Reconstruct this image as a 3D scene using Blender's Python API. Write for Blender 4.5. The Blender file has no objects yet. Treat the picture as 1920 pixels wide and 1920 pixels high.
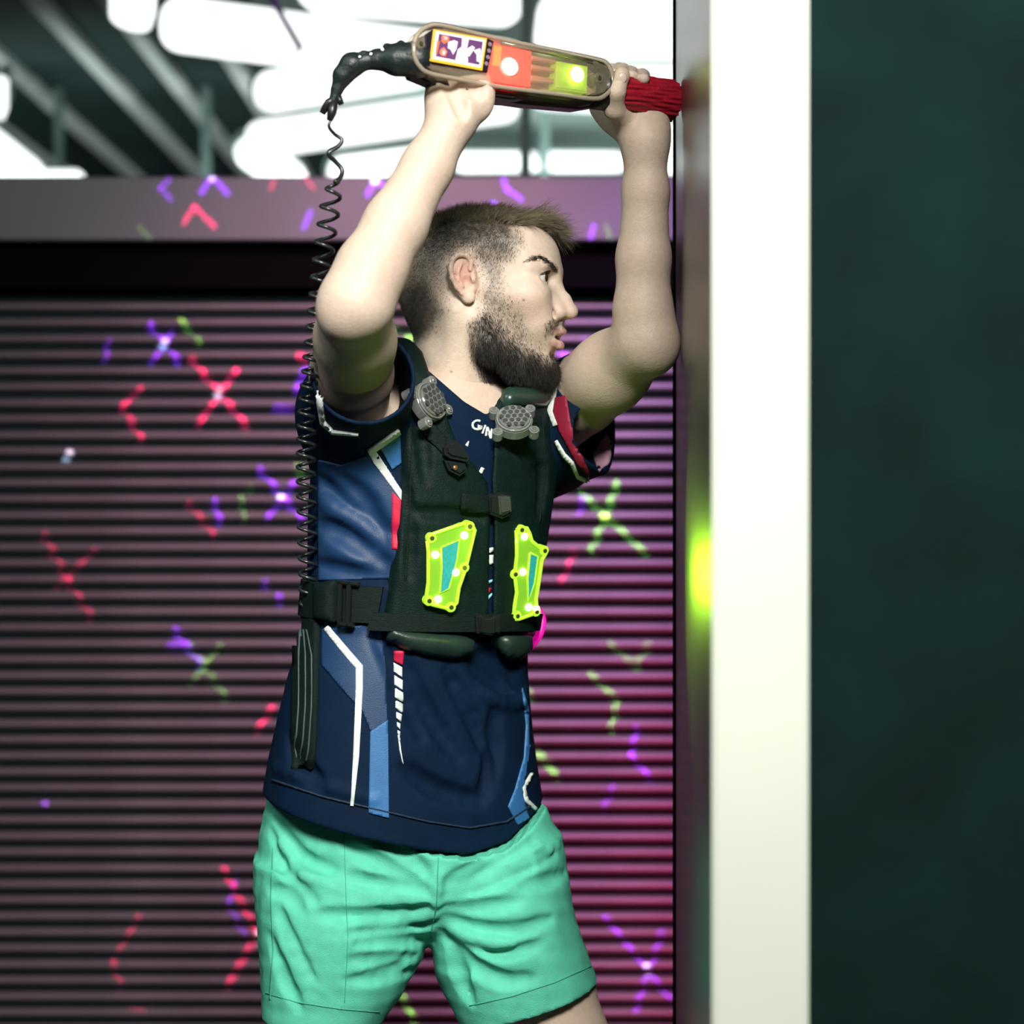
import bpy, bmesh, math, random
import numpy as np
from mathutils import Vector, Matrix
from mathutils.bvhtree import BVHTree
from mathutils.geometry import tessellate_polygon

random.seed(7)
RNG = np.random.default_rng(7)
SC = bpy.context.scene
COL = SC.collection

# ------------------------------------------------------------------ camera
CAM_D, CAM_Z, FPX = 2.8, 1.33, 3920.0
cam_data = bpy.data.cameras.new('camera')
cam = bpy.data.objects.new('camera', cam_data)
COL.objects.link(cam)
cam.location = (0, -CAM_D, CAM_Z)
cam.rotation_euler = (math.pi / 2, 0, 0)
cam_data.sensor_width = 36.0
cam_data.lens = 36.0 * FPX / 1920.0
cam_data.clip_start = 0.05
cam_data.dof.use_dof = True
cam_data.dof.focus_distance = 2.66
cam_data.dof.aperture_fstop = 3.1
SC.camera = cam

# ------------------------------------------------------------------ world, exposure
world = bpy.data.worlds.new('arena_air')
SC.world = world
world.use_nodes = True
bg = world.node_tree.nodes['Background']
bg.inputs[0].default_value = (0.35, 0.8, 0.75, 1)
bg.inputs[1].default_value = 0.035
SC.view_settings.view_transform = 'Standard'
SC.view_settings.look = 'None'
SC.view_settings.exposure = 0.0
SC.view_settings.gamma = 1.0
SC.view_settings.use_curve_mapping = False
try:
    SC.cycles.use_denoising = True
    SC.cycles.max_bounces = 8
    SC.cycles.transparent_max_bounces = 12
    SC.cycles.sample_clamp_indirect = 4.0
except Exception:
    pass


def P(px, py, y=0.0):
    """point seen at a photograph pixel, at depth y of the place"""
    d = y + CAM_D
    return Vector(((px - 960.0) * d / FPX, y, CAM_Z - (py - 960.0) * d / FPX))


def look(o, target):
    o.rotation_euler = (Vector(target) - o.location).to_track_quat('-Z', 'Y').to_euler()


def area(name, loc, target, sx, sy, power, color, spread=80):
    l = bpy.data.lights.new(name, 'AREA')
    l.shape = 'RECTANGLE'; l.size = sx; l.size_y = sy; l.energy = power; l.color = color
    o = bpy.data.objects.new(name, l); COL.objects.link(o)
    l.spread = math.radians(spread)
    o.location = loc; look(o, target)
    return o


def spot(name, loc, target, power, color, angle, blend=0.8, radius=0.08):
    l = bpy.data.lights.new(name, 'SPOT')
    l.energy = power; l.color = color; l.spot_size = math.radians(angle); l.spot_blend = blend
    l.shadow_soft_size = radius
    o = bpy.data.objects.new(name, l); COL.objects.link(o)
    o.location = loc; look(o, target)
    return o


# ceiling fluorescents over the player (out of frame, above), then two added fills
area('fluorescent_key', (0.22, -3.3, 3.15), (-0.03, 0.0, 1.3), 1.0, 0.6, 44, (1.0, 1.0, 0.93))
area('fluorescent_side', (-1.6, -1.3, 2.9), (-0.1, 0, 1.1), 1.2, 0.4, 3, (0.86, 1.0, 0.95))
area('far_wall_fill', (0.5, 4.6, 2.3), (0.6, 8.3, 2.3), 2.4, 0.4, 42, (0.9, 1.0, 0.96), 150)  # added unseen fill that brightens the pale far wall
area('ceiling_fill', (-1.6, 4.6, 1.9), (-1.5, 5.6, 3.0), 1.0, 0.4, 8, (0.85, 1.0, 0.97), 150)  # added unseen uplight for the dark ceiling and its battens
# coloured stage lamps washing the slatted wall
spot('stage_lamp_pink', (-0.05, 0.35, 2.75), (-0.20, 1.7, 1.3), 250, (1.0, 0.42, 0.70), 62, 1.0)
spot('stage_lamp_violet', (0.62, 0.55, 2.75), (0.33, 1.7, 1.35), 230, (0.62, 0.34, 1.0), 46, 1.0)
spot('stage_lamp_red', (0.75, 0.55, 0.5), (0.30, 1.7, 0.62), 85, (1.0, 0.05, 0.22), 70, 1.0)
spot('stage_lamp_beam', (-0.6, 0.2, 2.9), (-0.4, 1.6, 1.98), 16, (0.78, 0.66, 0.95), 75, 1.0)


# ------------------------------------------------------------------ star laser projectors
WALL_Y = 1.70
PROJ = Vector((-0.15, 0.35, 2.02))


def laser(name, color, segs, dots, power):
    """a projector whose light leaves only along the directions of its star pattern"""
    l = bpy.data.lights.new(name, 'POINT')
    l.energy = power; l.color = color; l.shadow_soft_size = 0.0
    o = bpy.data.objects.new(name, l); COL.objects.link(o)
    o.location = PROJ
    l.use_nodes = True
    nt = l.node_tree; N = nt.nodes; L = nt.links
    em = [n for n in N if n.type == 'EMISSION'][0]
    tc = N.new('ShaderNodeTexCoord')
    sep = N.new('ShaderNodeSeparateXYZ'); L.new(tc.outputs['Normal'], sep.inputs[0])

    def math_(op, a, b=None, clamp=False):
        n = N.new('ShaderNodeMath'); n.operation = op; n.use_clamp = clamp
        for i, v in enumerate((a, b)):
            if v is None: continue
            if isinstance(v, (int, float)): n.inputs[i].default_value = v
            else: L.new(v, n.inputs[i])
        return n.outputs[0]
    dist = WALL_Y - PROJ.y
    u = math_('DIVIDE', sep.outputs[0], sep.outputs[1])
    v = math_('DIVIDE', sep.outputs[2], sep.outputs[1])
    cmb = N.new('ShaderNodeCombineXYZ'); L.new(u, cmb.inputs[0]); L.new(v, cmb.inputs[1])
    uv = cmb.outputs[0]

    def vm(op, a, b):
        n = N.new('ShaderNodeVectorMath'); n.operation = op
        for i, q in enumerate((a, b)):
            if q is None: continue
            if isinstance(q, tuple): n.inputs[i].default_value = q
            else: L.new(q, n.inputs[i])
        return n

    def to_uv(px, py):
        y = WALL_Y - 0.02 if py > 460 else WALL_Y - 0.1
        w = P(px, py, y) - PROJ
        return (w.x / w.y, w.z / w.y, 0.0)
    total = None
    for (x0, y0, x1, y1, hw, inten) in segs:
        a = Vector(to_uv(x0, y0)); b = Vector(to_uv(x1, y1)); ba = b - a
        pa = vm('SUBTRACT', uv, tuple(a)).outputs[0]
        if ba.length > 1e-6:
            t = vm('DOT_PRODUCT', pa, tuple(ba / ba.length_squared)).outputs['Value']
            t = math_('ADD', t, 0.0, True)
            n = N.new('ShaderNodeVectorMath'); n.operation = 'SCALE'
            n.inputs[0].default_value = tuple(ba); L.new(t, n.inputs['Scale'])
            pa = vm('SUBTRACT', pa, n.outputs[0]).outputs[0]
        ln = vm('LENGTH', pa, None).outputs['Value']
        h = hw * 0.88 * 4.5 / FPX / dist
        m = math_('MULTIPLY', ln, -1.0 / h)
        m = math_('ADD', m, 1.0, True)
        m = math_('MULTIPLY', m, inten * (0.35 if y0 < 460 else 1.0))
        total = m if total is None else math_('ADD', total, m)
    fwd = math_('GREATER_THAN', sep.outputs[1], 0.05)
    total = math_('MULTIPLY', total, fwd)
    L.new(total, em.inputs['Strength'])
    if dots:
        em.inputs['Color'].default_value = (1, 1, 1, 1)
    return o


def poly_segs(lines):
    out = []
    for ln in lines:
        *pts, hw, inten = ln
        for p, q in zip(pts[:-1], pts[1:]):
            out.append((*p, *q, hw, inten))
    return out


RED = poly_segs([
    [(362, 672), (465, 797), 9, 1], [(446, 690), (376, 790), 9, 1],
    [(265, 727), (232, 760), (267, 820), 8, .7], [(345, 417), (365, 388), (402, 424), 9, 1.0],
    [(420, 1625), (487, 1750), 9, .9], [(510, 1700), (430, 1840), 11, .8],
    [(262, 1715), (212, 1800), (228, 1842), 8, .45], [(85, 1000), (130, 1085), (175, 1155), 8, .5],
    [(178, 1030), (112, 1095), 8, .4], [(512, 1322), (486, 1362), 10, .9], [(355, 940), (402, 1000), 7, .5],
    [(1075, 1032), (1052, 1088), 7, .8], [(514, 338), (508, 354), 7, .5], [(572, 333), (587, 352), 7, .5],
    [(560, 665), (575, 672), 9, .8], [(250, 1885), (268, 1890), 10, .3]])
VIOLET = poly_segs([
    [(283, 607), (338, 678), 8, .8], [(326, 620), (288, 676), 8, .7], [(488, 878), (568, 972), 8, .9],
    [(552, 903), (503, 968), 8, .8], [(206, 640), (200, 672), 8, .5],
    [(330, 1178), (380, 1245), 8, .9], [(318, 1208), (352, 1208), 8, .6], [(1098, 642), (1078, 690), 10, 1],
    [(1052, 660), (1085, 690), 8, .9], [(1192, 1362), (1182, 1412), (1217, 1454), 8, .9],
    [(1135, 1718), (1212, 1812), (1258, 1872), 8, 1], [(1240, 1745), (1190, 1890), 10, .8],
    [(318, 335), (302, 353), (320, 374), 8, .6], [(398, 330), (378, 360), 10, .9], [(398, 330), (426, 362), 10, .9],
    [(703, 338), (690, 364), 9, .9], [(703, 338), (724, 352), 9, .9], [(942, 330), (950, 355), (977, 373), 8, .8],
    [(582, 398), (570, 427), 9, .6], [(1113, 424), (1107, 446), 9, .8], [(445, 1638), (430, 1690), (462, 1752), 7, .5],
    [(575, 690), (558, 728), 11, .8], [(518, 762), (546, 764), 9, .5], [(404, 938), (414, 975), 9, .8],
    [(1150, 1470), (1130, 1512), 8, .5], [(497, 1090), (500, 1094), 9, .6], [(522, 1115), (528, 1125), 9, .6], [(1085, 960), (1095, 925), 8, .7]])
GREEN = poly_segs([
    [(1085, 918), (1206, 1032), 9, .9], [(1156, 903), (1108, 1028), 10, .9],
    [(1103, 1258), (1157, 1310), (1143, 1368), 8, .8], [(1143, 1203), (1190, 1247), (1216, 1203), 8, .45],
    [(1003, 1402), (1040, 1450), 11, .9], [(988, 1295), (992, 1305), 11, .8], [(358, 1208), (426, 1307), 8, .4], [(413, 1208), (360, 1277), 8, .4],
    [(340, 598), (376, 640), 8, .45], [(452, 925), (460, 970), 8, .35], [(755, 1868), (782, 1918), 9, .9],
    [(765, 628), (772, 636), 12, .8], [(742, 615), (735, 650), 9, .5], [(1137, 425), (1145, 450), 8, .25], [(260, 425), (280, 446), 8, .25],
    [(560, 870), (566, 885), 12, .5], [(470, 912), (472, 915), 8, .3]])
HOT = [(412, 735), (487, 1750), (310, 643), (527, 927), (131, 851), (1080, 685), (1212, 1812), (398, 332), (703, 338)]
laser('laser_red', (1.0, 0.01, 0.12), RED, False, 3200)
laser('laser_violet', (0.33, 0.02, 1.0), VIOLET, False, 3400)
laser('laser_green', (0.30, 1.0, 0.08), GREEN, False, 1900)
laser('laser_white', (0.9, 0.85, 1.0), [(x, y, x, y, 11, 1) for x, y in HOT], True, 7000)
laser('laser_green_core', (0.5, 1.0, 0.05), [(1133, 968, 1133, 968, 11, 1), (385, 1243, 385, 1243, 10, .7), (340, 598, 340, 598, 8, .6)], False, 4500)
laser('laser_violet_core', (0.4, 0.1, 1.0), [(85, 1504, 85, 1504, 10, 1), (337, 1190, 337, 1190, 10, 1), (925, 383, 925, 383, 10, 1)], False, 4500)


# ------------------------------------------------------------------ materials
MATS = {}


def mat(name, color=(0.5, 0.5, 0.5), rough=0.6, metal=0.0, emit=None, estr=0.0, noise=0.0, nscale=40.0,
        bump=0.0, bscale=200.0, spec=0.5, attr=None, sss=0.0, trans=0.0, sheen=0.0, stretch=None, coat=0.0):
    if name in MATS: return MATS[name]
    m = bpy.data.materials.new(name); m.use_nodes = True
    nt = m.node_tree; N = nt.nodes; L = nt.links
    b = N['Principled BSDF']
    b.inputs['Base Color'].default_value = (*color, 1)
    b.inputs['Roughness'].default_value = rough
    b.inputs['Metallic'].default_value = metal
    b.inputs['Specular IOR Level'].default_value = spec
    if sheen: b.inputs['Sheen Weight'].default_value = sheen
    if coat: b.inputs['Coat Weight'].default_value = coat
    if trans: b.inputs['Transmission Weight'].default_value = trans
    if emit:
        b.inputs['Emission Color'].default_value = (*emit, 1)
        b.inputs['Emission Strength'].default_value = estr
    if sss:
        b.inputs['Subsurface Weight'].default_value = sss
        b.inputs['Subsurface Radius'].default_value = (0.012, 0.005, 0.003)
        b.inputs['Subsurface Scale'].default_value = 0.6
    tc = N.new('ShaderNodeTexCoord'); vec = tc.outputs['Object']
    if stretch:
        mp = N.new('ShaderNodeMapping'); mp.inputs['Scale'].default_value = stretch
        L.new(vec, mp.inputs[0]); vec = mp.outputs[0]
    src = None
    if attr:
        a = N.new('ShaderNodeAttribute'); a.attribute_name = attr; src = a.outputs['Color']
    if noise:
        nz = N.new('ShaderNodeTexNoise'); nz.inputs['Scale'].default_value = nscale
        nz.inputs['Detail'].default_value = 4
        L.new(vec, nz.inputs['Vector'])
        mr = N.new('ShaderNodeMapRange')
        mr.inputs[1].default_value = 0.25; mr.inputs[2].default_value = 0.75
        mr.inputs[3].default_value = 1 - noise; mr.inputs[4].default_value = 1 + noise
        L.new(nz.outputs[0], mr.inputs[0])
        mx = N.new('ShaderNodeMix'); mx.data_type = 'RGBA'; mx.blend_type = 'MULTIPLY'
        mx.inputs[0].default_value = 1.0
        if src: L.new(src, mx.inputs[6])
        else: mx.inputs[6].default_value = (*color, 1)
        L.new(mr.outputs[0], mx.inputs[7])
        src = mx.outputs[2]
    if src: L.new(src, b.inputs['Base Color'])
    if bump:
        nb = N.new('ShaderNodeTexNoise'); nb.inputs['Scale'].default_value = bscale
        nb.inputs['Detail'].default_value = 3
        L.new(vec, nb.inputs['Vector'])
        bp = N.new('ShaderNodeBump'); bp.inputs['Strength'].default_value = bump
        bp.inputs['Distance'].default_value = 0.003
        L.new(nb.outputs[0], bp.inputs['Height']); L.new(bp.outputs[0], b.inputs['Normal'])
    MATS[name] = m
    return m


def clear_plastic(name, tint=(0.9, 0.92, 0.9), haze=0.12, hazecol=(0.6, 0.62, 0.58), rough=0.12):
    if name in MATS: return MATS[name]
    m = bpy.data.materials.new(name); m.use_nodes = True
    nt = m.node_tree; N = nt.nodes; L = nt.links
    out = N['Material Output']; N.remove(N['Principled BSDF'])
    tr = N.new('ShaderNodeBsdfTransparent'); tr.inputs[0].default_value = (*tint, 1)
    df = N.new('ShaderNodeBsdfDiffuse'); df.inputs[0].default_value = (*hazecol, 1)
    gl = N.new('ShaderNodeBsdfGlossy'); gl.inputs['Roughness'].default_value = rough
    lw = N.new('ShaderNodeLayerWeight'); lw.inputs[0].default_value = 0.35
    m1 = N.new('ShaderNodeMixShader'); m1.inputs[0].default_value = haze
    L.new(tr.outputs[0], m1.inputs[1]); L.new(df.outputs[0], m1.inputs[2])
    m2 = N.new('ShaderNodeMixShader'); L.new(lw.outputs['Fresnel'], m2.inputs[0])
    L.new(m1.outputs[0], m2.inputs[1]); L.new(gl.outputs[0], m2.inputs[2])
    L.new(m2.outputs[0], out.inputs[0])
    MATS[name] = m
    return m


# ------------------------------------------------------------------ object helpers
def mesh_np(name, V, F):
    me = bpy.data.meshes.new(name)
    V = np.asarray(V, np.float32); F = np.asarray(F, np.int32)
    n = F.shape[1]
    me.vertices.add(len(V)); me.vertices.foreach_set('co', V.ravel())
    me.loops.add(F.size); me.loops.foreach_set('vertex_index', F.ravel())
    me.polygons.add(len(F)); me.polygons.foreach_set('loop_start', np.arange(0, F.size, n, dtype=np.int32))
    me.polygons.foreach_set('use_smooth', np.ones(len(F), bool))
    me.update(calc_edges=True); me.validate()
    return me


def obj(name, me, material=None, parent=None, smooth=None):
    if isinstance(me, bmesh.types.BMesh):
        bm = me; me = bpy.data.meshes.new(name)
        bmesh.ops.recalc_face_normals(bm, faces=bm.faces)
        bm.to_mesh(me); bm.free()
    if smooth is not None:
        me.polygons.foreach_set('use_smooth', np.full(len(me.polygons), smooth, bool))
    o = bpy.data.objects.new(name, me); COL.objects.link(o)
    if material and not me.materials: me.materials.append(material)
    if parent: set_parent(o, parent)
    return o


def set_parent(o, parent):
    o.parent = parent
    m = Matrix.Identity(4); p = parent
    while p:
        m = p.matrix_basis @ m if p.parent is None else p.matrix_parent_inverse @ p.matrix_basis @ m
        p = p.parent
    o.matrix_parent_inverse = m.inverted()


def tag(o, label=None, cat=None, group=None, kind=None):
    if label: o['label'] = label
    if cat: o['category'] = cat
    if group: o['group'] = group
    if kind: o['kind'] = kind
    return o


def empty(name, loc, label=None, cat=None, group=None):
    o = bpy.data.objects.new(name, None); COL.objects.link(o)
    o.location = loc; o.empty_display_size = 0.05
    bpy.context.view_layer.update()
    return tag(o, label, cat, group)


def box_bm(lo, hi, bev=0.0, seg=2, bm=None, mtx=None):
    own = bm is None
    b2 = bmesh.new()
    bmesh.ops.create_cube(b2, size=1.0)
    lo = Vector(lo); hi = Vector(hi); c = (lo + hi) / 2; s = hi - lo
    for v in b2.verts: v.co = Vector((v.co.x * s.x, v.co.y * s.y, v.co.z * s.z)) + c
    if bev: bmesh.ops.bevel(b2, geom=b2.edges[:], offset=bev, segments=seg, affect='EDGES', profile=0.6)
    if mtx: bmesh.ops.transform(b2, matrix=mtx, verts=b2.verts)
    if own: return b2
    tmp = bpy.data.meshes.new('t'); b2.to_mesh(tmp); b2.free(); bm.from_mesh(tmp); bpy.data.meshes.remove(tmp)
    return bm


def tube_np(pts, radii, n=10, cap=True):
    pts = [Vector(p) for p in pts]
    if isinstance(radii, (int, float)): radii = [radii] * len(pts)
    V = []; F = []
    prev = None
    for i, p in enumerate(pts):
        t = (pts[min(i + 1, len(pts) - 1)] - pts[max(i - 1, 0)]).normalized()
        if prev is None:
            a = Vector((0, 0, 1)) if abs(t.z) < 0.9 else Vector((1, 0, 0))
            u = t.cross(a).normalized()
        else:
            u = (prev - t * prev.dot(t)).normalized()
        prev = u; w = t.cross(u)
        for k in range(n):
            an = 2 * math.pi * k / n
            V.append(p + (u * math.cos(an) + w * math.sin(an)) * radii[i])
    m = len(pts)
    for i in range(m - 1):
        for k in range(n):
            F.append((i * n + k, i * n + (k + 1) % n, (i + 1) * n + (k + 1) % n, (i + 1) * n + k))
    if cap:
        for e, base in ((0, 0), (m - 1, (m - 1) * n)):
            V.append(pts[e]); c = len(V) - 1
            for k in range(n):
                q = (base + (k + 1) % n, base + k) if e == 0 else (base + k, base + (k + 1) % n)
                F.append((q[0], q[1], c, c))
    return V, F


def tube(name, pts, radii, material, parent=None, n=10):
    V, F = tube_np(pts, radii, n)
    me = bpy.data.meshes.new(name)
    me.from_pydata([tuple(v) for v in V], [], [f if f[2] != f[3] else f[:3] for f in F]); me.update()
    me.polygons.foreach_set('use_smooth', np.ones(len(me.polygons), bool))
    return obj(name, me, material, parent)


def catmull(pts, per=8):
    pts = [Vector(p) for p in pts]
    q = [pts[0] * 2 - pts[1]] + pts + [pts[-1] * 2 - pts[-2]]
    out = []
    for i in range(1, len(q) - 2):
        for k in range(per):
            t = k / per
            a, b, c, d = q[i - 1], q[i], q[i + 1], q[i + 2]
            out.append(0.5 * ((2 * b) + (c - a) * t + (2 * a - 5 * b + 4 * c - d) * t * t + (3 * b - a - 3 * c + d) * t ** 3))
    out.append(pts[-1])
    return out


# ------------------------------------------------------------------ the place
M_slat = mat('slat_paint', (0.115, 0.095, 0.105), 0.42, 0.15, noise=0.18, nscale=6, bump=0.15, bscale=30)
M_gap = mat('slat_backing', (0.010, 0.017, 0.020), 0.9, spec=0.05)
M_beam = mat('beam_paint', (0.062, 0.060, 0.070), 0.55, noise=0.12, nscale=5)
M_black = mat('black_paint_and_shade', (0.0014, 0.0014, 0.0016), 0.95, spec=0.03)
M_cream = mat('cream_laminate', (0.62, 0.65, 0.57), 0.5, noise=0.03, nscale=4)
M_teal = mat('dark_teal_wall', (0.0013, 0.0115, 0.0108), 0.9, spec=0.15, noise=0.35, nscale=9, bump=0.2, bscale=60)
M_gloss = mat('glossy_panel', (0.045, 0.045, 0.045), 0.30, 0.0, spec=0.12)
M_ceil = mat('dark_ceiling', (0.014, 0.040, 0.038), 0.8, noise=0.4, nscale=2)
M_batten = mat('grey_batten', (0.75, 0.78, 0.78), 0.6)
M_lit = mat('lamp_diffuser', (0.9, 0.9, 0.9), 0.5, emit=(0.95, 1.0, 0.97), estr=1.7)
M_hous = mat('lamp_housing', (0.30, 0.40, 0.38), 0.5)
M_floor = mat('dark_floor', (0.03, 0.035, 0.035), 0.5, noise=0.3, nscale=8)

S = lambda o: tag(o, kind='structure')
S(obj('floor', box_bm((-4.5, -4.5, -0.1), (4.5, 9.0, 0.0)), M_floor))
S(obj('ceiling', box_bm((-4.5, 1.9, 3.0), (4.5, 9.0, 3.1)), M_ceil))
ceiling = bpy.data.objects['ceiling']
for bx in (-2.20, -1.86, -1.53, -1.29, -1.02):
    obj('batten', box_bm((bx - 0.03, 3.4, 2.96), (bx + 0.03, 8.9, 3.0), 0.004, 1), M_batten, ceiling)
S(obj('wall_far', box_bm((-4.5, 8.6, 0.0), (-0.9, 8.7, 3.0)), M_ceil))
M_pale = mat('pale_far_wall', (0.38, 0.50, 0.46), 0.7, noise=0.1, nscale=1.5)
S(obj('wall_far_pale', box_bm((-0.9, 8.3, 0.0), (4.5, 8.4, 3.0)), M_pale))
S(obj('ceiling_pale', box_bm((-0.85, 3.0, 2.99), (4.5, 8.3, 3.01)), M_pale))

wall_back = S(obj('wall_back', box_bm((-3.2, WALL_Y, 0.0), (3.0, WALL_Y + 0.06, 1.93)), M_gap))
PITCH = 30 * 4.5 / FPX
prof = []
for k in range(9):
    a = math.pi * (k / 8)
    prof.append((-0.019 * math.sin(a) ** 0.8 - 0.001, math.cos(a) * 0.0098 + 0.0))
sv = []; sf = []
for X in (-3.2, 3.0):
    for (yy, zz) in prof: sv.append((X, yy, zz))
n = len(prof)
for k in range(n - 1): sf.append((k, k + 1, n + k + 1, n + k))
sf.append(tuple(range(n - 1, -1, -1))); sf.append(tuple(range(n, 2 * n)))
sme = bpy.data.meshes.new('slat'); sme.from_pydata(sv, [], sf); sme.materials.append(M_slat)
sme.polygons.foreach_set('use_smooth', np.ones(len(sme.polygons), bool)); sme.update()
z0 = P(960, 577, WALL_Y).z
k = 0
while z0 - k * PITCH > 0.02:
    o = bpy.data.objects.new('slat', sme); COL.objects.link(o)
    o.location = (random.uniform(-.01, .01), WALL_Y, z0 - k * PITCH)
    o.rotation_euler = (random.uniform(-.08, .08), 0, 0)
    set_parent(o, wall_back); k += 1
zt = P(960, 331, WALL_Y - 0.1).z; zb = P(960, 451, WALL_Y - 0.1).z
S(obj('trim_1', box_bm((-3.2, WALL_Y - 0.1, zb), (3.0, WALL_Y + 0.08, zt), 0.004, 1), M_beam))
S(obj('beam_shade_strip', box_bm((-3.2, WALL_Y - 0.06, P(0, 540, WALL_Y - 0.06).z), (3.0, WALL_Y, zb - 0.001), 0.003, 1), M_black))  # black strip stands in for the shade under the beam

# partition the player leans on: glossy side, cream end face, dark wall to its right
NEAR_Y = -0.95
xf = (1267 - 960) * (0.06 + CAM_D) / FPX
xn = (1338 - 960) * (NEAR_Y + CAM_D) / FPX
xr = (1517 - 960) * (NEAR_Y + CAM_D) / FPX


def prism(name, pts, z0, z1, m, bev=0.0):
    bm = bmesh.new()
    f = bm.faces.new([bm.verts.new((x, y, z0)) for x, y in pts])
    r = bmesh.ops.extrude_face_region(bm, geom=[f])
    for v in [g for g in r['geom'] if isinstance(g, bmesh.types.BMVert)]: v.co.z = z1
    if bev: bmesh.ops.bevel(bm, geom=[e for e in bm.edges if abs(e.verts[0].co.z - e.verts[1].co.z) > .1], offset=bev, segments=3, affect='EDGES')
    return obj(name, bm, m)


S(prism('wall_partition', [(xn, NEAR_Y + 0.012), (xf, 0.06), (xf + 0.08, 0.06), (xr - 0.006, NEAR_Y + 0.012)], 0, 3.0, M_gloss))
S(prism('trim_3', [(xf - 0.003, 0.062), (xf + 0.07, 0.062), (xf + 0.07, 0.075), (xf - 0.003, 0.075)], 0, 3.0, M_black))
S(prism('trim_4', [(xn - 0.001, NEAR_Y), (xr, NEAR_Y), (xr, NEAR_Y + 0.0115), (xn - 0.001, NEAR_Y + 0.0115)], 0, 3.0, M_cream, 0.003))
S(prism('wall_right', [(xr - 0.004, NEAR_Y + 0.05), (2.5, NEAR_Y + 0.05), (2.5, NEAR_Y + 0.12), (xr - 0.004, NEAR_Y + 0.12)], 0, 3.0, M_teal))


# ceiling luminaires beyond the beam: rounded bars, glowing diffuser under a housing
def luminaire(x0, y0, x1, y1, thick, depth, label, name='ceiling_light'):
    depth = min(depth, (2.86 - CAM_Z) * FPX / (960 - min(y0, y1) + thick / 2) - CAM_D - 0.3)
    a = P(x0, y0, depth); b = P(x1, y1, depth + 0.25)
    e = (b - a); L = e.length; e.normalize()
    nrm = Vector((0, -1, -0.45)); nrm = (nrm - e * nrm.dot(e)).normalized()
    w = nrm.cross(e)
    half = thick * (depth + CAM_D) / FPX / 2 * 0.94
    root = empty(name, (a + b) / 2, label, 'light', 'fluorescent lights beyond the slatted wall')
    M = Matrix(((e.x, w.x, nrm.x, 0), (e.y, w.y, nrm.y, 0), (e.z, w.z, nrm.z, 0), (0, 0, 0, 1)))
    M = Matrix.Translation((a + b) / 2) @ M
    r = min(half * 0.9, 0.06)

    def slab(lx, ly, za, zb, rad):
        bm = bmesh.new(); vs = []
        for (sx, sy, a0) in ((1, 1, 0), (-1, 1, 90), (-1, -1, 180), (1, -1, 270)):
            for k in range(5):
                an = math.radians(a0 + 22.5 * k)
                vs.append(bm.verts.new((sx * (lx - rad) + rad * math.cos(an), sy * (ly - rad) + rad * math.sin(an), za)))
        f = bm.faces.new(vs)
        g = bmesh.ops.extrude_face_region(bm, geom=[f])
        for v in [q for q in g['geom'] if isinstance(q, bmesh.types.BMVert)]: v.co.z = zb
        bmesh.ops.transform(bm, matrix=M, verts=bm.verts)
        return bm
    obj('diffuser', slab(L / 2, half, -0.01, 0.03, r), M_lit, root)
    obj('housing', slab(L / 2 * 0.98, half * 0.96, -0.06, -0.011, r * .9), M_hous, root)
    return root


LUM = [(250, -70, 250, 40, 88, 5.0, 'short rounded light at the top edge above the dark ceiling battens'),
       (300, 40, 985, 130, 104, 5.2, 'long slanting bright light running behind the held phaser'),
       (560, -38, 975, -5, 120, 5.4, 'broad bright light along the top edge above the phaser'),
       (478, 176, 800, 122, 80, 5.6, 'bright light behind the black cable boot'),
       (462, 264, 968, 192, 70, 5.9, 'long bright light behind the loose top of the coiled cable'),
       (452, 268, 560, 345, 66, 6.2, 'slanting bright light just above the beam, left of the cable'),
       (618, 325, 820, 300, 60, 6.3, 'low bright light above the beam, right of the cable'),
       (850, 302, 1008, 302, 34, 6.4, 'low bright light between the two raised forearms, left one'),
       (1022, 302, 1165, 302, 34, 6.4, 'low bright light between the two raised forearms, right one'),
       (1003, 190, 1112, 196, 20, 6.2, 'thin bright light under the clear end of the phaser'),
       (1008, 48, 1330, 48, 132, 5.2, 'broad bright light at the top, nearest the cream post'),
       (1120, 142, 1330, 140, 40, 5.4, 'bright light behind the fingertips on the red grip'),
       (1240, 270, 1330, 270, 110, 5.6, 'bright light between the raised wrist and the partition'),
       (-70, 235, 70, 345, 76, 5.9, 'bright wedge of light at the left edge above the beam'),
       (-40, 327, 150, 327, 15, 5.0, 'thin light tube lying along the beam at far left'),
       (2, 148, 2, 208, 24, 5.0, 'tiny upright light at the left edge')]
for a in LUM: luminaire(*a)

for px, w, y0_, y1_, dep in ((107, 14, 180, 340, 5.3), (385, 16, 200, 340, 5.3), (1022, 16, 200, 300, 5.45), (985, 20, -60, 215, 2.75)):
    a = P(px - w / 2, y1_ + 30, dep); b = P(px + w / 2, y0_ - 90, dep)
    o = obj('support_post', box_bm((a.x, dep, 0.0), (b.x, dep + 0.05, 2.985), 0.005, 1), mat('post_paint', (0.13, 0.20, 0.19), 0.6))
    tag(o, {107: 'pale upright post behind the beam at far left', 385: 'pale upright post behind the beam, under the red laser dot',
            1022: 'slim upright post between the raised forearms', 985: 'dark green upright post just above the phaser'}[px], 'post')
# purple rod hanging from the top
rr = empty('hanging_rod', P(566, 96, 2.5), 'thin dark purple rod hanging down from the top edge', 'rod')
tube('rod', [P(488, -40, 2.5), P(564, 92, 2.5)], 0.009, mat('purple_rod', (0.10, 0.01, 0.20), 0.4), rr)
tube('hook', [P(564, 92, 2.5), P(560, 97, 2.5), P(552, 100, 2.5), P(549, 105, 2.5)], 0.003, M_black, rr, 6)


# ------------------------------------------------------------------ implicit-surface modelling
def ax3(v): return np.asarray(v, np.float32)


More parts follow.
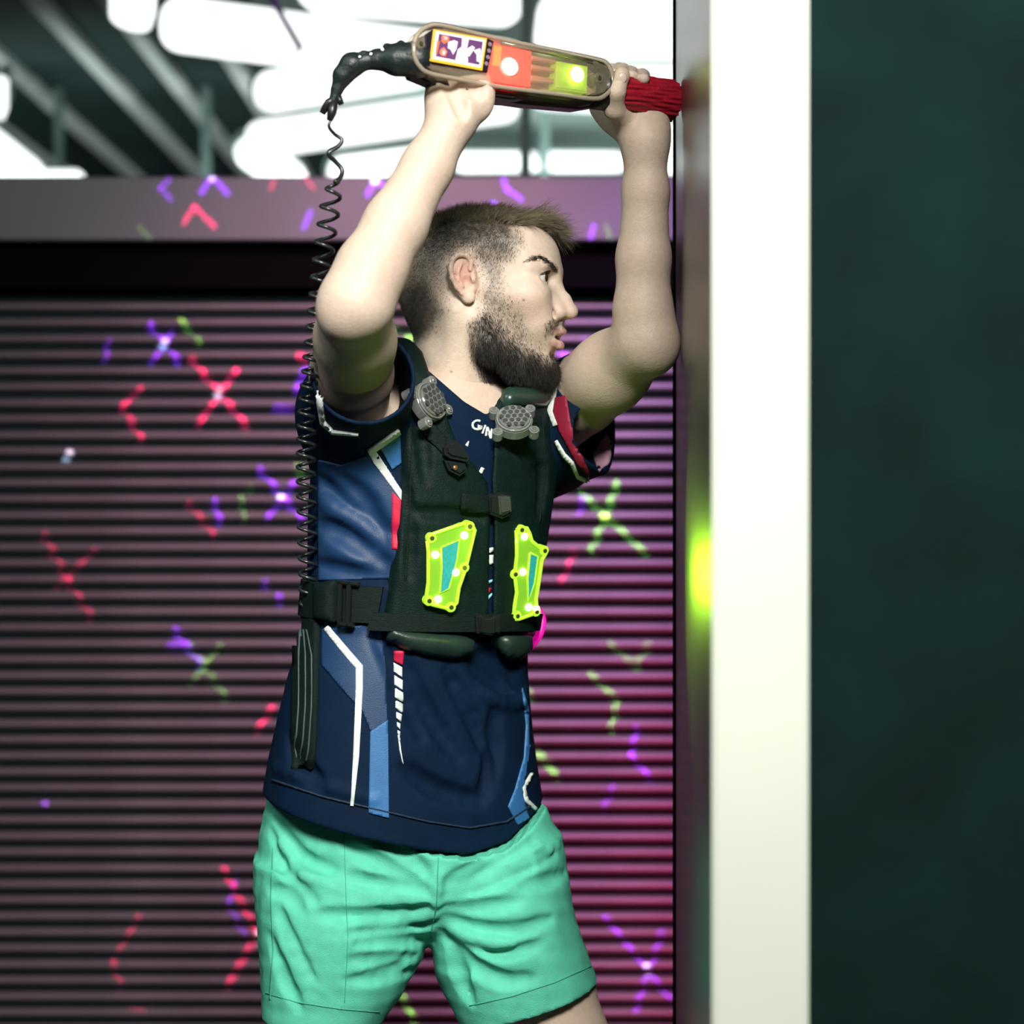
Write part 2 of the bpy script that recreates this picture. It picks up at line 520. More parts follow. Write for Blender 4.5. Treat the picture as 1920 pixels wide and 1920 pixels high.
def smin(a, b, k):
    if k <= 0: return np.minimum(a, b)
    h = np.clip(0.5 + 0.5 * (b - a) / k, 0, 1)
    return b + (a - b) * h - k * h * (1 - h)


def smax(a, b, k): return -smin(-a, -b, k)


class Vol:
    def __init__(self, lo, hi, h):
        self.lo = ax3(lo); self.h = h
        self.n = np.ceil((ax3(hi) - self.lo) / h).astype(int) + 1
        self.ax = [self.lo[i] + h * np.arange(self.n[i], dtype=np.float32) for i in range(3)]
        self.D = np.full(self.n, 0.5, np.float32)

    def sub(self, lo, hi):
        i0 = np.clip(np.floor((ax3(lo) - self.lo) / self.h).astype(int), 0, self.n)
        i1 = np.clip(np.ceil((ax3(hi) - self.lo) / self.h).astype(int) + 1, 0, self.n)
        sl = tuple(slice(a, b) for a, b in zip(i0, i1))
        X = self.ax[0][sl[0]][:, None, None]; Y = self.ax[1][sl[1]][None, :, None]; Z = self.ax[2][sl[2]][None, None, :]
        return sl, X, Y, Z

    def grid(self):
        return self.ax[0][:, None, None], self.ax[1][None, :, None], self.ax[2][None, None, :]

    def op(self, fn, lo, hi, k, mode='add'):
        sl, X, Y, Z = self.sub(lo, hi)
        if 0 in (X.size, Y.size, Z.size): return
        d = fn(X, Y, Z); cur = self.D[sl]
        self.D[sl] = smin(cur, d, k) if mode == 'add' else smax(cur, -d, k)

    def ell(self, c, r, k=0.01, R=None, mode='add'):
        c = ax3(c); r = ax3(r); m = float(r.max()) + k * 1.5 + 3 * self.h
        A = np.eye(3, dtype=np.float32) if R is None else np.asarray(R, np.float32)

        def fn(X, Y, Z):
            x, y, z = X - c[0], Y - c[1], Z - c[2]
            q = [x * A[0, i] + y * A[1, i] + z * A[2, i] for i in range(3)]
            k0 = np.sqrt(sum((q[i] / r[i]) ** 2 for i in range(3))) + 1e-6
            k1 = np.sqrt(sum((q[i] / r[i] ** 2) ** 2 for i in range(3))) + 1e-6
            return k0 * (k0 - 1) / k1
        self.op(fn, c - m, c + m, k, mode)

    def chain(self, pts, rad, k=0.01, mode='add', flat=None):
        """tapered limb through points; flat=(axis, factor) squashes across an axis"""
        pts = [ax3(p) for p in pts]
        for i in range(len(pts) - 1):
            a, b = pts[i], pts[i + 1]; ra, rb = rad[i], rad[i + 1]
            m = max(ra, rb) + k * 1.5 + 3 * self.h
            ba = b - a; L2 = float(ba @ ba) + 1e-12

            def fn(X, Y, Z):
                x, y, z = X - a[0], Y - a[1], Z - a[2]
                t = np.clip((x * ba[0] + y * ba[1] + z * ba[2]) / L2, 0, 1)
                ex, ey, ez = x - t * ba[0], y - t * ba[1], z - t * ba[2]
                if flat is not None:
                    ax, fc = flat
                    s = (ex * ax[0] + ey * ax[1] + ez * ax[2]) * (1 / fc - 1)
                    ex = ex + s * ax[0]; ey = ey + s * ax[1]; ez = ez + s * ax[2]
                return np.sqrt(ex * ex + ey * ey + ez * ez) - (ra + (rb - ra) * t)
            self.op(fn, np.minimum(a, b) - m, np.maximum(a, b) + m, k if i == 0 or mode != 'add' else max(k * 0.6, 0.002), mode)

    def mesh(self):
        D = self.D; s = D < 0
        nx, ny, nz = self.n
        cnt = np.zeros((nx - 1, ny - 1, nz - 1), np.int8)
        for i in (0, 1):
            for j in (0, 1):
                for k in (0, 1):
                    cnt += s[i:nx - 1 + i, j:ny - 1 + j, k:nz - 1 + k]
        act = (cnt > 0) & (cnt < 8)
        I = np.argwhere(act)
        idx = np.full(act.shape, -1, np.int32); idx[act] = np.arange(len(I), dtype=np.int32)
        acc = np.zeros((len(I), 3), np.float32); num = np.zeros(len(I), np.float32)
        cr = np.array([(i, j, k) for i in (0, 1) for j in (0, 1) for k in (0, 1)])
        vals = [D[I[:, 0] + c[0], I[:, 1] + c[1], I[:, 2] + c[2]] for c in cr]
        for a in range(8):
            for b in range(a + 1, 8):
                if np.abs(cr[a] - cr[b]).sum() != 1: continue
                va, vb = vals[a], vals[b]; m = (va < 0) != (vb < 0)
                t = np.where(m, va / np.where(np.abs(va - vb) < 1e-9, 1e-9, va - vb), 0)
                p = cr[a][None, :] + t[:, None] * (cr[b] - cr[a])[None, :]
                acc += p * m[:, None]; num += m
        V = (I + acc / num[:, None]) * self.h + self.lo
        F = []
        for axis in range(3):
            sl0 = [slice(None)] * 3; sl1 = [slice(None)] * 3
            sl0[axis] = slice(0, -1); sl1[axis] = slice(1, None)
            ch = s[tuple(sl0)] != s[tuple(sl1)]
            E = np.argwhere(ch)
            b, c = (axis + 1) % 3, (axis + 2) % 3
            ok = (E[:, b] > 0) & (E[:, c] > 0) & (E[:, b] < self.n[b] - 1) & (E[:, c] < self.n[c] - 1)
            E = E[ok]
            q = []
            for (db, dc) in ((-1, -1), (0, -1), (0, 0), (-1, 0)):
                T = E.copy(); T[:, b] += db; T[:, c] += dc
                q.append(idx[T[:, 0], T[:, 1], T[:, 2]])
            Q = np.stack(q, 1)
            flip = ~s[E[:, 0], E[:, 1], E[:, 2]]
            Q[flip] = Q[flip][:, ::-1]
            F.append(Q)
        return V, np.concatenate(F)

    def front_y(self, px, py):
        """depth of the surface met first along the sight line at a pixel"""
        for y in np.arange(self.ax[1][0] + self.h, self.ax[1][-1], self.h):
            p = P(px, py, float(y))
            i = ((ax3(p) - self.lo) / self.h).round().astype(int)
            if (i >= 0).all() and (i < self.n).all() and self.D[tuple(i)] < 0: return float(y)
        return None

    def folds(self, lines, k=0.010, mode='sub'):
        """pressed-in (sub) or raised (add) cloth folds along pixel polylines"""
        todo = []
        for ln in lines:
            *pts, r = ln
            q = []
            for p in [(v.x, v.y) for v in catmull([(a, b, 0) for a, b in pts], 4)]:
                y = self.front_y(*p)
                if y is not None: q.append(P(p[0], p[1], y - (r * 0.35 if mode == 'sub' else -r * 0.45)))
            if len(q) > 1: todo.append((q, r))
        for q, r in todo:
            m = len(q)
            rr = [r * (0.35 + 0.65 * math.sin(math.pi * (i + .6) / (m + .2))) for i in range(m)]
            self.chain(q, rr, k, mode)


def poly_sd(px, py, poly):
    """signed distance (pixels, inside negative) of arrays to a polygon"""
    d = np.full(np.broadcast(px, py).shape, 1e9, np.float32); s = np.ones_like(d)
    n = len(poly); j = n - 1
    for i in range(n):
        xi, yi = poly[i]; xj, yj = poly[j]
        ex, ey = xj - xi, yj - yi; wx, wy = px - xi, py - yi
        t = np.clip((wx * ex + wy * ey) / (ex * ex + ey * ey), 0, 1)
        bx, by = wx - ex * t, wy - ey * t
        d = np.minimum(d, bx * bx + by * by)
        c1 = py >= yi; c2 = py < yj; c3 = ex * wy > ey * wx
        f = (c1 & c2 & c3) | (~c1 & ~c2 & ~c3)
        s = np.where(f, -s, s); j = i
    return s * np.sqrt(d)


def vnoise(p, seed=0):
    """cheap smooth noise: sum of rotated sines"""
    r = np.random.default_rng(seed); o = 0
    for i in range(6):
        w = r.normal(size=3); w /= np.linalg.norm(w)
        w *= 1.0 + 0.35 * i
        o = o + np.sin(p[..., 0] * w[0] + p[..., 1] * w[1] + p[..., 2] * w[2] + r.uniform(0, 6.28)) / (1 + 0.3 * i)
    return o / 3.0


# ------------------------------------------------------------------ the player: skeleton points
TYAW = math.radians(40)
S_R = P(655, 765, -0.105); E_R = P(668, 566, -0.37); W_R = P(851, 218, -0.315)
S_L = P(1030, 790, 0.10); E_L = P(1212, 640, -0.12); W_L = P(1210, 265, -0.145)

ROWS = [  # pixel row, left and right outline of the shirt, yaw, depth ratio
    (690, 760, 905, 40, .70), (715, 715, 990, 40, .62), (760, 650, 1040, 40, .60), (800, 615, 1046, 40, .62),
    (860, 600, 1042, 40, .65), (940, 592, 1030, 40, .67), (1020, 590, 1019, 39, .68), (1100, 588, 1000, 38, .68),
    (1180, 578, 984, 36, .70), (1260, 552, 984, 34, .72), (1340, 532, 990, 32, .72), (1420, 514, 999, 30, .72),
    (1500, 500, 1012, 28, .72), (1600, 492, 1018, 28, .72)]
_z = np.array([P(0, r[0]).z for r in ROWS])[::-1]
_cx = np.array([P((r[1] + r[2]) / 2, 0).x for r in ROWS])[::-1]
_w = np.array([(r[2] - r[1]) / 2 / 1400 for r in ROWS])[::-1]
_yaw = np.radians([r[3] for r in ROWS])[::-1]
_rho = np.array([r[4] for r in ROWS])[::-1]
_a = _w / np.sqrt(np.cos(_yaw) ** 2 + (_rho * np.sin(_yaw)) ** 2)
_b = _a * _rho


def sec(z):
    I = lambda t: np.interp(z, _z, t).astype(np.float32)
    return I(_cx), I(_a), I(_b), I(_yaw)


def torso(X, Y, Z):
    cx, a, b, yw = sec(Z)
    c, s = np.cos(yw), np.sin(yw)
    x, y = X - cx, Y - 0.0
    l = x * c + y * s            # towards his left
    f = x * s - y * c            # towards his front
    e = 2.25
    q = (np.abs(l / a) ** e + np.abs(f / b) ** e + 1e-9)
    k0 = q ** (1 / e)
    g = np.sqrt((np.abs(l / a) ** (e - 1) / a) ** 2 + (np.abs(f / b) ** (e - 1) / b) ** 2) * k0 ** (1 - e) + 1e-6
    return (k0 - 1) / g, l, f


def torso_pt(phi, z, off=0.0):
    """point on the shirt at angle phi (0 = breastbone, + = his left)"""
    cx, a, b, yw = (float(v) for v in sec(np.array(z)))
    a += off; b += off
    sgn = lambda v: math.copysign(abs(v) ** (2 / 2.25), v)
    l = a * sgn(math.sin(phi)); f = b * sgn(math.cos(phi))
    c, s = math.cos(yw), math.sin(yw)
    return Vector((cx + l * c + f * s, l * s - f * c, z))


def pix(X, Y, Z):
    d = Y + CAM_D
    return 960 + X * FPX / d, 960 + (CAM_Z - Z) * FPX / d


# ------------------------------------------------------------------ shirt
VNECK = [(768, 600), (772, 662), (800, 692), (870, 753), (912, 778), (926, 764), (940, 742), (965, 728), (1010, 712), (1010, 600)]
sv_ = Vol((-0.345, -0.26, 0.86), (0.185, 0.22, 1.575), 0.0032)
X, Y, Z = sv_.grid()
dt, lt, ft = torso(X, Y, Z)
dt = np.where(Z > P(0, 690).z, np.maximum(dt, Z - P(0, 690).z), dt).astype(np.float32)
sv_.D = dt.copy()
NB = P(845, 752, 0.0)
sv_.chain([NB + Vector((0, 0, -.01)), NB + Vector((-.07, -.05, .002)), S_R], [.064, .058, .064], .04)
sv_.chain([NB + Vector((0, 0, -.01)), NB + Vector((.06, .05, -.006)), S_L], [.060, .055, .062], .04)
TRUNK = sv_.D.copy()
# sleeves: cones round the raised upper arms
uR = (E_R - S_R).normalized(); uL = (E_L - S_L).normalized()
sR0, sR1 = S_R - uR * 0.02 + Vector((.008, 0, -.012)), S_R + uR * 0.140 + Vector((0.014, 0, -.020))
sL0 = S_L - uL * 0.02 + Vector((0, 0, -.02)); sA = S_L.lerp(E_L, .36); sC = P(1112, 812, .0); sL1 = P(1127, 800, 0.0); nL = Vector((.95, -.28, .06)).normalized()
sv_.chain([sR0, sR1], [.071, .064], .03)
sv_.chain([sL0, sA], [.072, .057], .03); sv_.chain([sL0, sC], [.074, .058], .03)
# cloth folds
sv_.folds([[(600, 900), (660, 960), (735, 1000), .010], [(600, 985), (660, 1010), (730, 1070), .012], [(640, 900), (690, 950), (720, 1050), .009],
           [(598, 1060), (650, 1075), (720, 1085), .008],
           [(885, 1240), (930, 1270), (960, 1300), .012], [(905, 1225), (950, 1245), (985, 1290), .010],
           [(760, 1240), (800, 1330), (860, 1420), .009], [(840, 1260), (890, 1350), (930, 1440), .008], [(700, 1180), (740, 1260), (790, 1380), .007],
           [(930, 1330), (928, 1420), (905, 1500), .009], [(540, 1380), (560, 1430), (600, 1470), .008],
           [(760, 1440), (820, 1480), (900, 1500), .008]], .014)
sv_.folds([[(900, 1300), (950, 1320), (985, 1310), .008], [(610, 940), (680, 985), (735, 1035), .007], [(850, 1300), (900, 1400), (920, 1480), .008],
           [(520, 1440), (600, 1470), (700, 1500), .006]], .014, 'add')
for (p0, p1, n, r0, r1) in ((sR0, sR1, (sR1 - sR0).normalized(), .064, .0575), (sL0, sL1, nL, .066, .0580)):
    # flat mouth, then hollow
    sl, x_, y_, z_ = sv_.sub(np.array(p1) - .13, np.array(p1) + .13)
    pl = (x_ - p1.x) * n.x + (y_ - p1.y) * n.y + (z_ - p1.z) * n.z
    rad = np.sqrt(np.maximum((x_ - p1.x) ** 2 + (y_ - p1.y) ** 2 + (z_ - p1.z) ** 2 - pl ** 2, 0))
    near = rad < .095
    sv_.D[sl] = np.where(near & (pl > -.06), np.maximum(sv_.D[sl], pl), sv_.D[sl])
    if n is nL:
        for q, rq in ((sA, .0475), (sC, .0465)): sv_.chain([p0.lerp(q, .5), q + (q - p0).normalized() * .06], [.050, rq], .004, 'sub')
    else: sv_.chain([p0 + n * .04, p1 + n * .05], [r0, r1 - .001], .004, 'sub')
# hem and neckline
hx = np.array([P(q, 0).x for q in (470, 500, 600, 700, 800, 880, 950, 1012, 1040)])
hz = np.array([P(0, q).z for q in (1462, 1476, 1506, 1532, 1556, 1570, 1558, 1512, 1490)])
hem = np.interp(X, hx, hz).astype(np.float32) + np.clip(Y, -0.1, .15) * 0.05
sv_.D = smax(sv_.D, hem - Z, .004)
inner = np.maximum(np.maximum(dt + .022, Z - (hem + .05)), sv_.D * 0 + (hem - .1 - Z))
sv_.D = np.maximum(sv_.D, -inner)
PX, PY = pix(X, Y, Z)
vn = poly_sd(PX, PY, VNECK) / 1400
vn = np.where(ft > -0.02, vn, 1.0)
sv_.D = smax(sv_.D, -vn, .003)
# neck hole behind the V
sv_.chain([NB + Vector((0, 0.01, -.03)), NB + Vector((-.005, 0.015, .12))], [.060, .064], .004, 'sub')
SHIRT_V, SHIRT_F = sv_.mesh()

player = empty('person', (P(760, 0, 0).x, 0, 0), 'bearded man in a navy jersey and mint shorts raising a phaser overhead', 'person')
M_shirt = mat('navy_jersey', (0.0026, 0.0125, 0.036), 0.7, noise=0.15, nscale=30, bump=0.25, bscale=900, spec=0.10)
shirt = obj('jersey', mesh_np('jersey', SHIRT_V, SHIRT_F), M_shirt, player)
shirt['label'] = 'navy sports jersey with blue panels and white piping'
SHIRT_BVH = BVHTree.FromPolygons([tuple(v) for v in SHIRT_V.tolist()], SHIRT_F.tolist())

# ------------------------------------------------------------------ vest body
vv = Vol((-0.345, -0.26, 0.86), (0.185, 0.22, 1.575), 0.0032)
X, Y, Z = vv.grid()
lim = np.interp(Z, [P(0, 1180).z, P(0, 1100).z, P(0, 900).z, P(0, 800).z, P(0, 740).z, P(0, 690).z, P(0, 650).z],
                [.112, .116, .126, .134, .130, .118, .11]).astype(np.float32)
shell = np.maximum(TRUNK - .013, -(TRUNK + .010))
VNV = [(700, 560), (792, 660), (812, 720), (838, 782), (862, 845), (890, 872), (914, 905), (920, 960), (918, 1000), (915, 1180), (923, 1180), (926, 1000),
       (922, 905), (925, 850), (926, 800), (932, 752), (950, 730), (985, 716), (1010, 560)]
D = smax(shell, np.abs(lt) - lim, .006)
D = smax(D, P(0, 1172).z - Z, .006)
vnv = poly_sd(PX, PY, VNV) / 1400
vnv = np.where(ft > -0.01, vnv, 1.0)
D = smax(D, -vnv, .006)
vv.D = D.astype(np.float32)
vv.chain([NB + Vector((0, 0.015, -.05)), NB + Vector((-.005, 0.02, .14))], [.064, .070], .004, 'sub')
vv.folds([[(775, 700), (790, 800), (800, 900), .007], [(1010, 800), (1020, 900), (1012, 960), .007], [(760, 900), (770, 1000), (768, 1080), .006],
          [(935, 830), (985, 850), (1010, 900), .006], [(780, 960), (860, 965), (905, 975), .006]], .010)
VEST_V, VEST_F = vv.mesh()
VEST_BVH = BVHTree.FromPolygons([tuple(v) for v in VEST_V.tolist()], VEST_F.tolist())
vest = empty('laser_tag_vest', tuple(P(830, 1180, 0)), 'black padded laser tag vest with glowing yellow-green packs worn over the jersey', 'vest')
M_vest = mat('vest_nylon', (0.0028, 0.0125, 0.0110), 0.6, noise=0.25, nscale=60, bump=0.35, bscale=500, spec=0.16)
obj('vest_body', mesh_np('vest_body', VEST_V, VEST_F), M_vest, vest)

# ------------------------------------------------------------------ shorts
shv = Vol((-0.365, -0.20, 0.615), (0.165, 0.20, 0.99), 0.0034)
X, Y, Z = shv.grid()


def rows_fn(rows, e=2.3):
    z = np.array([P(0, r[0]).z for r in rows])[::-1]
    cx = np.array([P((r[1] + r[2]) / 2, 0).x for r in rows])[::-1]
    a = np.array([(r[2] - r[1]) / 2 / 1400 for r in rows])[::-1]
    b = np.array([r[3] for r in rows])[::-1]; cy = np.array([r[4] for r in rows])[::-1]

    def fn(X, Y, Z):
        I = lambda t: np.interp(Z, z, t).astype(np.float32)
        A, B = I(a), I(b)
        l, f = (X - I(cx)) / A, (Y - I(cy)) / B
        k0 = (np.abs(l) ** e + np.abs(f) ** e + 1e-9) ** (1 / e)
        g = np.sqrt((np.abs(l) ** (e - 1) / A) ** 2 + (np.abs(f) ** (e - 1) / B) ** 2) * k0 ** (1 - e) + 1e-6
        return ((k0 - 1) / g).astype(np.float32)
    return fn


pel = rows_fn([(1440, 512, 1000, .120, 0), (1500, 500, 1018, .126, 0), (1560, 487, 1046, .134, 0), (1610, 483, 1054, .138, 0), (1660, 486, 1062, .136, 0), (1720, 500, 1060, .10, 0), (1770, 620, 980, .02, 0)])
legR = rows_fn([(1600, 486, 800, .11, -.02), (1660, 485, 818, .118, -.025), (1720, 489, 816, .120, -.03), (1780, 493, 796, .118, -.03), (1850, 497, 757, .112, -.03), (1925, 499, 705, .108, -.03), (1960, 500, 690, .106, -.03)])
legL = rows_fn([(1560, 840, 1046, .10, .0), (1620, 830, 1056, .112, -.005), (1680, 815, 1068, .118, -.01), (1740, 800, 1086, .116, -.01), (1800, 806, 1108, .112, -.01), (1860, 836, 1129, .106, -.01), (1930, 872, 1154, .10, -.01)])
d = pel(X, Y, Z)
d = np.maximum(d, np.maximum(P(0, 1765).z - Z, Z - P(0, 1445).z))
dR = np.maximum(legR(X, Y, Z), Z - P(0, 1610).z)
dL = np.maximum(legL(X, Y, Z), Z - P(0, 1570).z)


def under(X, Z, p0, p1):  # >0 below the line p0-p1 (pixels at y=0)
    a, b = P(*p0), P(*p1)
    n = Vector((-(b.z - a.z), 0, b.x - a.x)).normalized()
    return -((X - a.x) * n.x + (Z - a.z) * n.z)


shv.D = smin(smin(d, dR, .02), dL, .02).astype(np.float32)
# the legs part below the crotch
for qy in (1782, 1796, 1812, 1830): shv.chain([P(803 + (qy - 1782) * .12, qy, -.16), P(803 + (qy - 1782) * .12, qy, .16)], [.003, .003], .012, 'sub')
shv.folds([  # folds fanning from the crotch seam
    [(818, 1700), (760, 1712), (680, 1718), (600, 1712), .0075], [(815, 1730), (740, 1742), (660, 1748), .0065], [(806, 1762), (740, 1768), (670, 1772), .006],
    [(795, 1792), (730, 1800), (660, 1800), .006], [(780, 1820), (720, 1834), (650, 1838), .005], [(820, 1676), (760, 1660), (690, 1654), (650, 1640), .006],
    [(824, 1690), (880, 1668), (950, 1640), (1040, 1600), .010], [(826, 1706), (890, 1705), (970, 1690), .008], [(835, 1722), (900, 1742), (970, 1745), (1030, 1725), .008],
    [(830, 1750), (870, 1800), (940, 1838), (1000, 1836), .010], [(830, 1660), (880, 1640), (940, 1605), (1000, 1578), .010], [(845, 1780), (860, 1830), (880, 1880), .010],
    [(980, 1660), (1030, 1650), (1070, 1632), .006], [(880, 1770), (940, 1790), (1010, 1770), .006],
    [(700, 1560), (760, 1600), (810, 1650), .010], [(650, 1590), (720, 1620), (790, 1660), .007], [(520, 1540), (560, 1600), (640, 1640), .007], [(508, 1560), (540, 1640), (590, 1690), .006],
    [(506, 1668), (540, 1680), (560, 1700), .008], [(506, 1760), (530, 1830), (560, 1890), .008], [(520, 1700), (545, 1770), (590, 1850), .007], [(690, 1830), (730, 1826), (760, 1812), .006]], .010)
shv.folds([[(830, 1682), (900, 1655), (980, 1620), (1045, 1585), .007], [(812, 1716), (740, 1728), (650, 1732), .005], [(820, 1640), (818, 1680), (818, 1700), .006],
           [(850, 1740), (900, 1765), (960, 1770), .006], [(530, 1580), (570, 1640), (640, 1670), .005], [(540, 1740), (570, 1820), (620, 1870), .006], [(860, 1640), (900, 1618), (960, 1590), .006]], .012, 'add')
X, Y, Z = shv.grid()
pp = np.stack(np.broadcast_arrays(X, Y, Z), -1)
shv.D += .0011 * vnoise(pp * np.array([38, 60, 150]), 3) + .0009 * vnoise(pp * np.array([120, 90, 60]), 5)
cutR = under(X, Z, (495, 1886), (705, 1922)); cutL = under(X, Z, (860, 1912), (1120, 1832))
left = X < P(803, 0).x
cut = np.where(left, cutR, cutL)
inn = np.where(left, np.maximum(legR(X, Y, Z) + .014, -(cutR + .05)), np.maximum(legL(X, Y, Z) + .014, -(cutL + .05)))
shv.D = np.maximum(shv.D, np.where(Z < P(0, 1790).z, cut, -1))
shv.D = np.maximum(shv.D, -inn)
ts, _, _ = torso(X, Y, Z)
hemz = np.interp(X, hx, hz).astype(np.float32) + np.clip(Y, -0.1, .15) * 0.05
shv.D = np.where(Z > hemz - .004, np.maximum(shv.D, ts + .024), shv.D)
SHO_V, SHO_F = shv.mesh()
M_shorts = mat('mint_cotton', (0.105, 0.57, 0.40), 0.75, noise=0.10, nscale=60, bump=0.3, bscale=700)
shorts = obj('shorts', mesh_np('shorts', SHO_V, SHO_F), M_shorts, player)
shorts['label'] = 'creased mint green cotton shorts'
SHO_BVH = BVHTree.FromPolygons([tuple(v) for v in SHO_V.tolist()], SHO_F.tolist())


# ------------------------------------------------------------------ head and neck, in the head's own frame (front, left, up), metres
HYAW = math.radians(78)
HF = Vector((math.sin(HYAW), -math.cos(HYAW), 0)); HL = Vector((0, 0, 1)).cross(HF); HU = Vector((0, 0, 1))
HO = P(905, 540, -0.02)
HM = np.array([HF, HL, HU], np.float32)            # rows: axes in the place


def h2w(V): return np.asarray(V, np.float32) @ HM + np.array(HO, np.float32)
def w2h(p): return Vector([(Vector(p) - HO).dot(a) for a in (HF, HL, HU)])


mm = lambda *v: tuple(q * 0.001 for q in v)
hv = Vol(mm(-135, -105, -270), mm(138, 95, 112), 0.0017)
hv.ell(mm(-8, 0, 20), mm(104, 75, 80), .01)                       # cranium
hv.ell(mm(46, 0, 34), mm(54, 60, 50), .03)                        # forehead
hv.ell(mm(38, 0, -32), mm(58, 58, 74), .03)                       # face
hv.ell(mm(-48, 0, -10), mm(58, 62, 58), .03)                      # back of the skull
for s in (-1, 1):
    hv.chain([mm(4, 56 * s, -50), mm(16, 54 * s, -76), mm(58, 34 * s, -100), mm(80, 13 * s, -110)], [.016, .016, .017, .016], .022)
    hv.ell(mm(64, 47 * s, -16), mm(27, 17, 17), .022)              # cheekbone
    hv.chain([mm(96, 9 * s, 17), mm(90, 28 * s, 24), mm(74, 48 * s, 20)], [.0085, .009, .008], .012)   # brow
hv.ell(mm(79, 0, -106), mm(17, 20, 16), .02)                      # chin
hv.ell(mm(73, 0, -62), mm(30, 36, 34), .02)                       # mouth mound
for s in (-1, 1):
    hv.ell(mm(101, 32 * s, 7), mm(14, 19, 11), .010, mode='sub')    # eye socket
    hv.chain([mm(72, 38 * s, -20), mm(80, 30 * s, -48)], [.020, .018], .02)   # cheek
    hv.ell(mm(34, 74 * s, 22), mm(26, 10, 24), .02, mode='sub')    # temple
# nose
hv.chain([mm(95, 0, 12), mm(101, 0, -2), mm(111, 0, -18), mm(117, 0, -31)], [.008, .0068, .0078, .0098], .009)
hv.ell(mm(116, 0, -35), mm(12, 10.5, 9), .006)
for s in (-1, 1):
    hv.ell(mm(103, 12 * s, -36), mm(11, 7.5, 8), .005)
    hv.chain([mm(98, 10 * s, -20), mm(104, 11 * s, -33)], [.009, .008], .010)
    hv.ell(mm(109, 6.2 * s, -44), mm(6, 3.2, 4), .002, mode='sub')
    hv.chain([mm(98, 20 * s, -36), mm(95, 23 * s, -42), mm(92, 29 * s, -50)], [.0008, .001, .0005], .010, 'sub')
hv.chain([mm(105, 0, -46), mm(105, 0, -54)], [.005, .006], .006)
hv.chain([mm(110, 0, -50), mm(112, 0, -55)], [.002, .0025], .003, 'sub')
# lips, parted
for s in (-1, 1):
    hv.chain([mm(90, 25 * s, -65), mm(99, 16 * s, -61.5), mm(106, 6 * s, -59), mm(107.5, 0, -60.5)], [.0026, .0042, .0054, .0052], .005)
    hv.chain([mm(90, 25 * s, -67), mm(97, 15 * s, -75), mm(102, 6 * s, -78), mm(103, 0, -78.5)], [.0026, .0052, .0064, .0066], .005)
hv.ell(mm(107, 0, -68), mm(12, 18, 3.2), .002, mode='sub')
hv.ell(mm(99, 0, -91), mm(7, 14, 5), .008, mode='sub')
# eyelids round the eyeball
lidR = .0137
for s in (-1, 1):
    c = mm(81.5, 31 * s, 9)
    hv.ell(c, (lidR,) * 3, .004)
    R = Matrix.Rotation(math.radians(-7 * s), 3, 'X') @ Matrix.Rotation(math.radians(18 * s), 3, 'Z')
    R = np.array(R)
    hv.ell((c[0] + .0125, c[1] + .003 * s, c[2] - .0002), mm(17.5, 13.6, 5.9), .0012, R=R, mode='sub')
    hv.chain([mm(92, 18 * s, 16), mm(93, 28 * s, 20), mm(87, 41 * s, 17)], [.003, .003, .0028], .004)      # upper lid fold
# ear
for s in (-1, 1):
    T = np.array(Matrix.Rotation(math.radians(-24 * s), 3, 'Z') @ Matrix.Rotation(math.radians(-10), 3, 'Y'))

    def E(a, b, c):  # ear plane: a front, b outward, c up
        v = T @ np.array((a, b * s, c)) * .001
        return tuple(np.array(mm(-8, 77 * s, 4)) + v)
    hv.ell(E(0, 2, 2), mm(17, 5, 29), .006, R=T)
    hv.ell(E(2, 8, 4), mm(11.5, 7, 20), .003, R=T, mode='sub')
    rim = [E(10, 5, 10), E(13, 6, 20), E(8, 7, 29), E(-3, 8, 31.5), E(-12, 8, 26), E(-16.5, 8, 14), E(-16, 8, 2), E(-12, 7, -10), E(-6, 6, -19)]
    hv.chain(rim, [.0026, .003, .0034, .0036, .0036, .0036, .0034, .003, .003], .002)
    hv.chain([E(-1, 5, 18), E(-7, 6, 10), E(-8, 6, 0), E(-4, 6, -10)], [.0022, .003, .0032, .003], .003)
    hv.ell(E(2, 4, -25), mm(8, 4.5, 8), .005, R=T)
    hv.ell(E(11, 6, -2), mm(4, 4, 6), .004, R=T)
    hv.ell(E(3, 5, -4), mm(5, 7, 7), .003, R=T, mode='sub')
# neck
NBl = w2h(P(846, 765, 0.0))
hv.chain([mm(-34, 0, -40), ((NBl.x - .034) / 2 + .004, NBl.y * .5, -.10), tuple(NBl), tuple(NBl + Vector((0, 0, -.10)))], [.054, .0545, .060, .085], .03)
for s in (-1, 1):
    hv.chain([mm(-22, 60 * s, -38), (NBl.x + .02, NBl.y + .045 * s, -.12), (NBl.x + .055, NBl.y + .02 * s, -.185)], [.012, .012, .010], .022)
hv.ell((NBl.x + .052, NBl.y, -.125), mm(12, 12, 16), .02)
HV, HFc = hv.mesh()

# colour of the skin itself: lips, ears, stubble, clipped hair
SKIN = np.array((0.65, 0.505, 0.405), np.float32)
q_ = 905 + 1379 * HV[:, 0] - 293 * np.abs(HV[:, 1]); r_ = 540 - HV[:, 2] / .000709


def feather(poly, soft, q=None, r=None):
    return np.clip(.5 - poly_sd(q_ if q is None else q, r_ if r is None else r, poly) / soft, 0, 1)


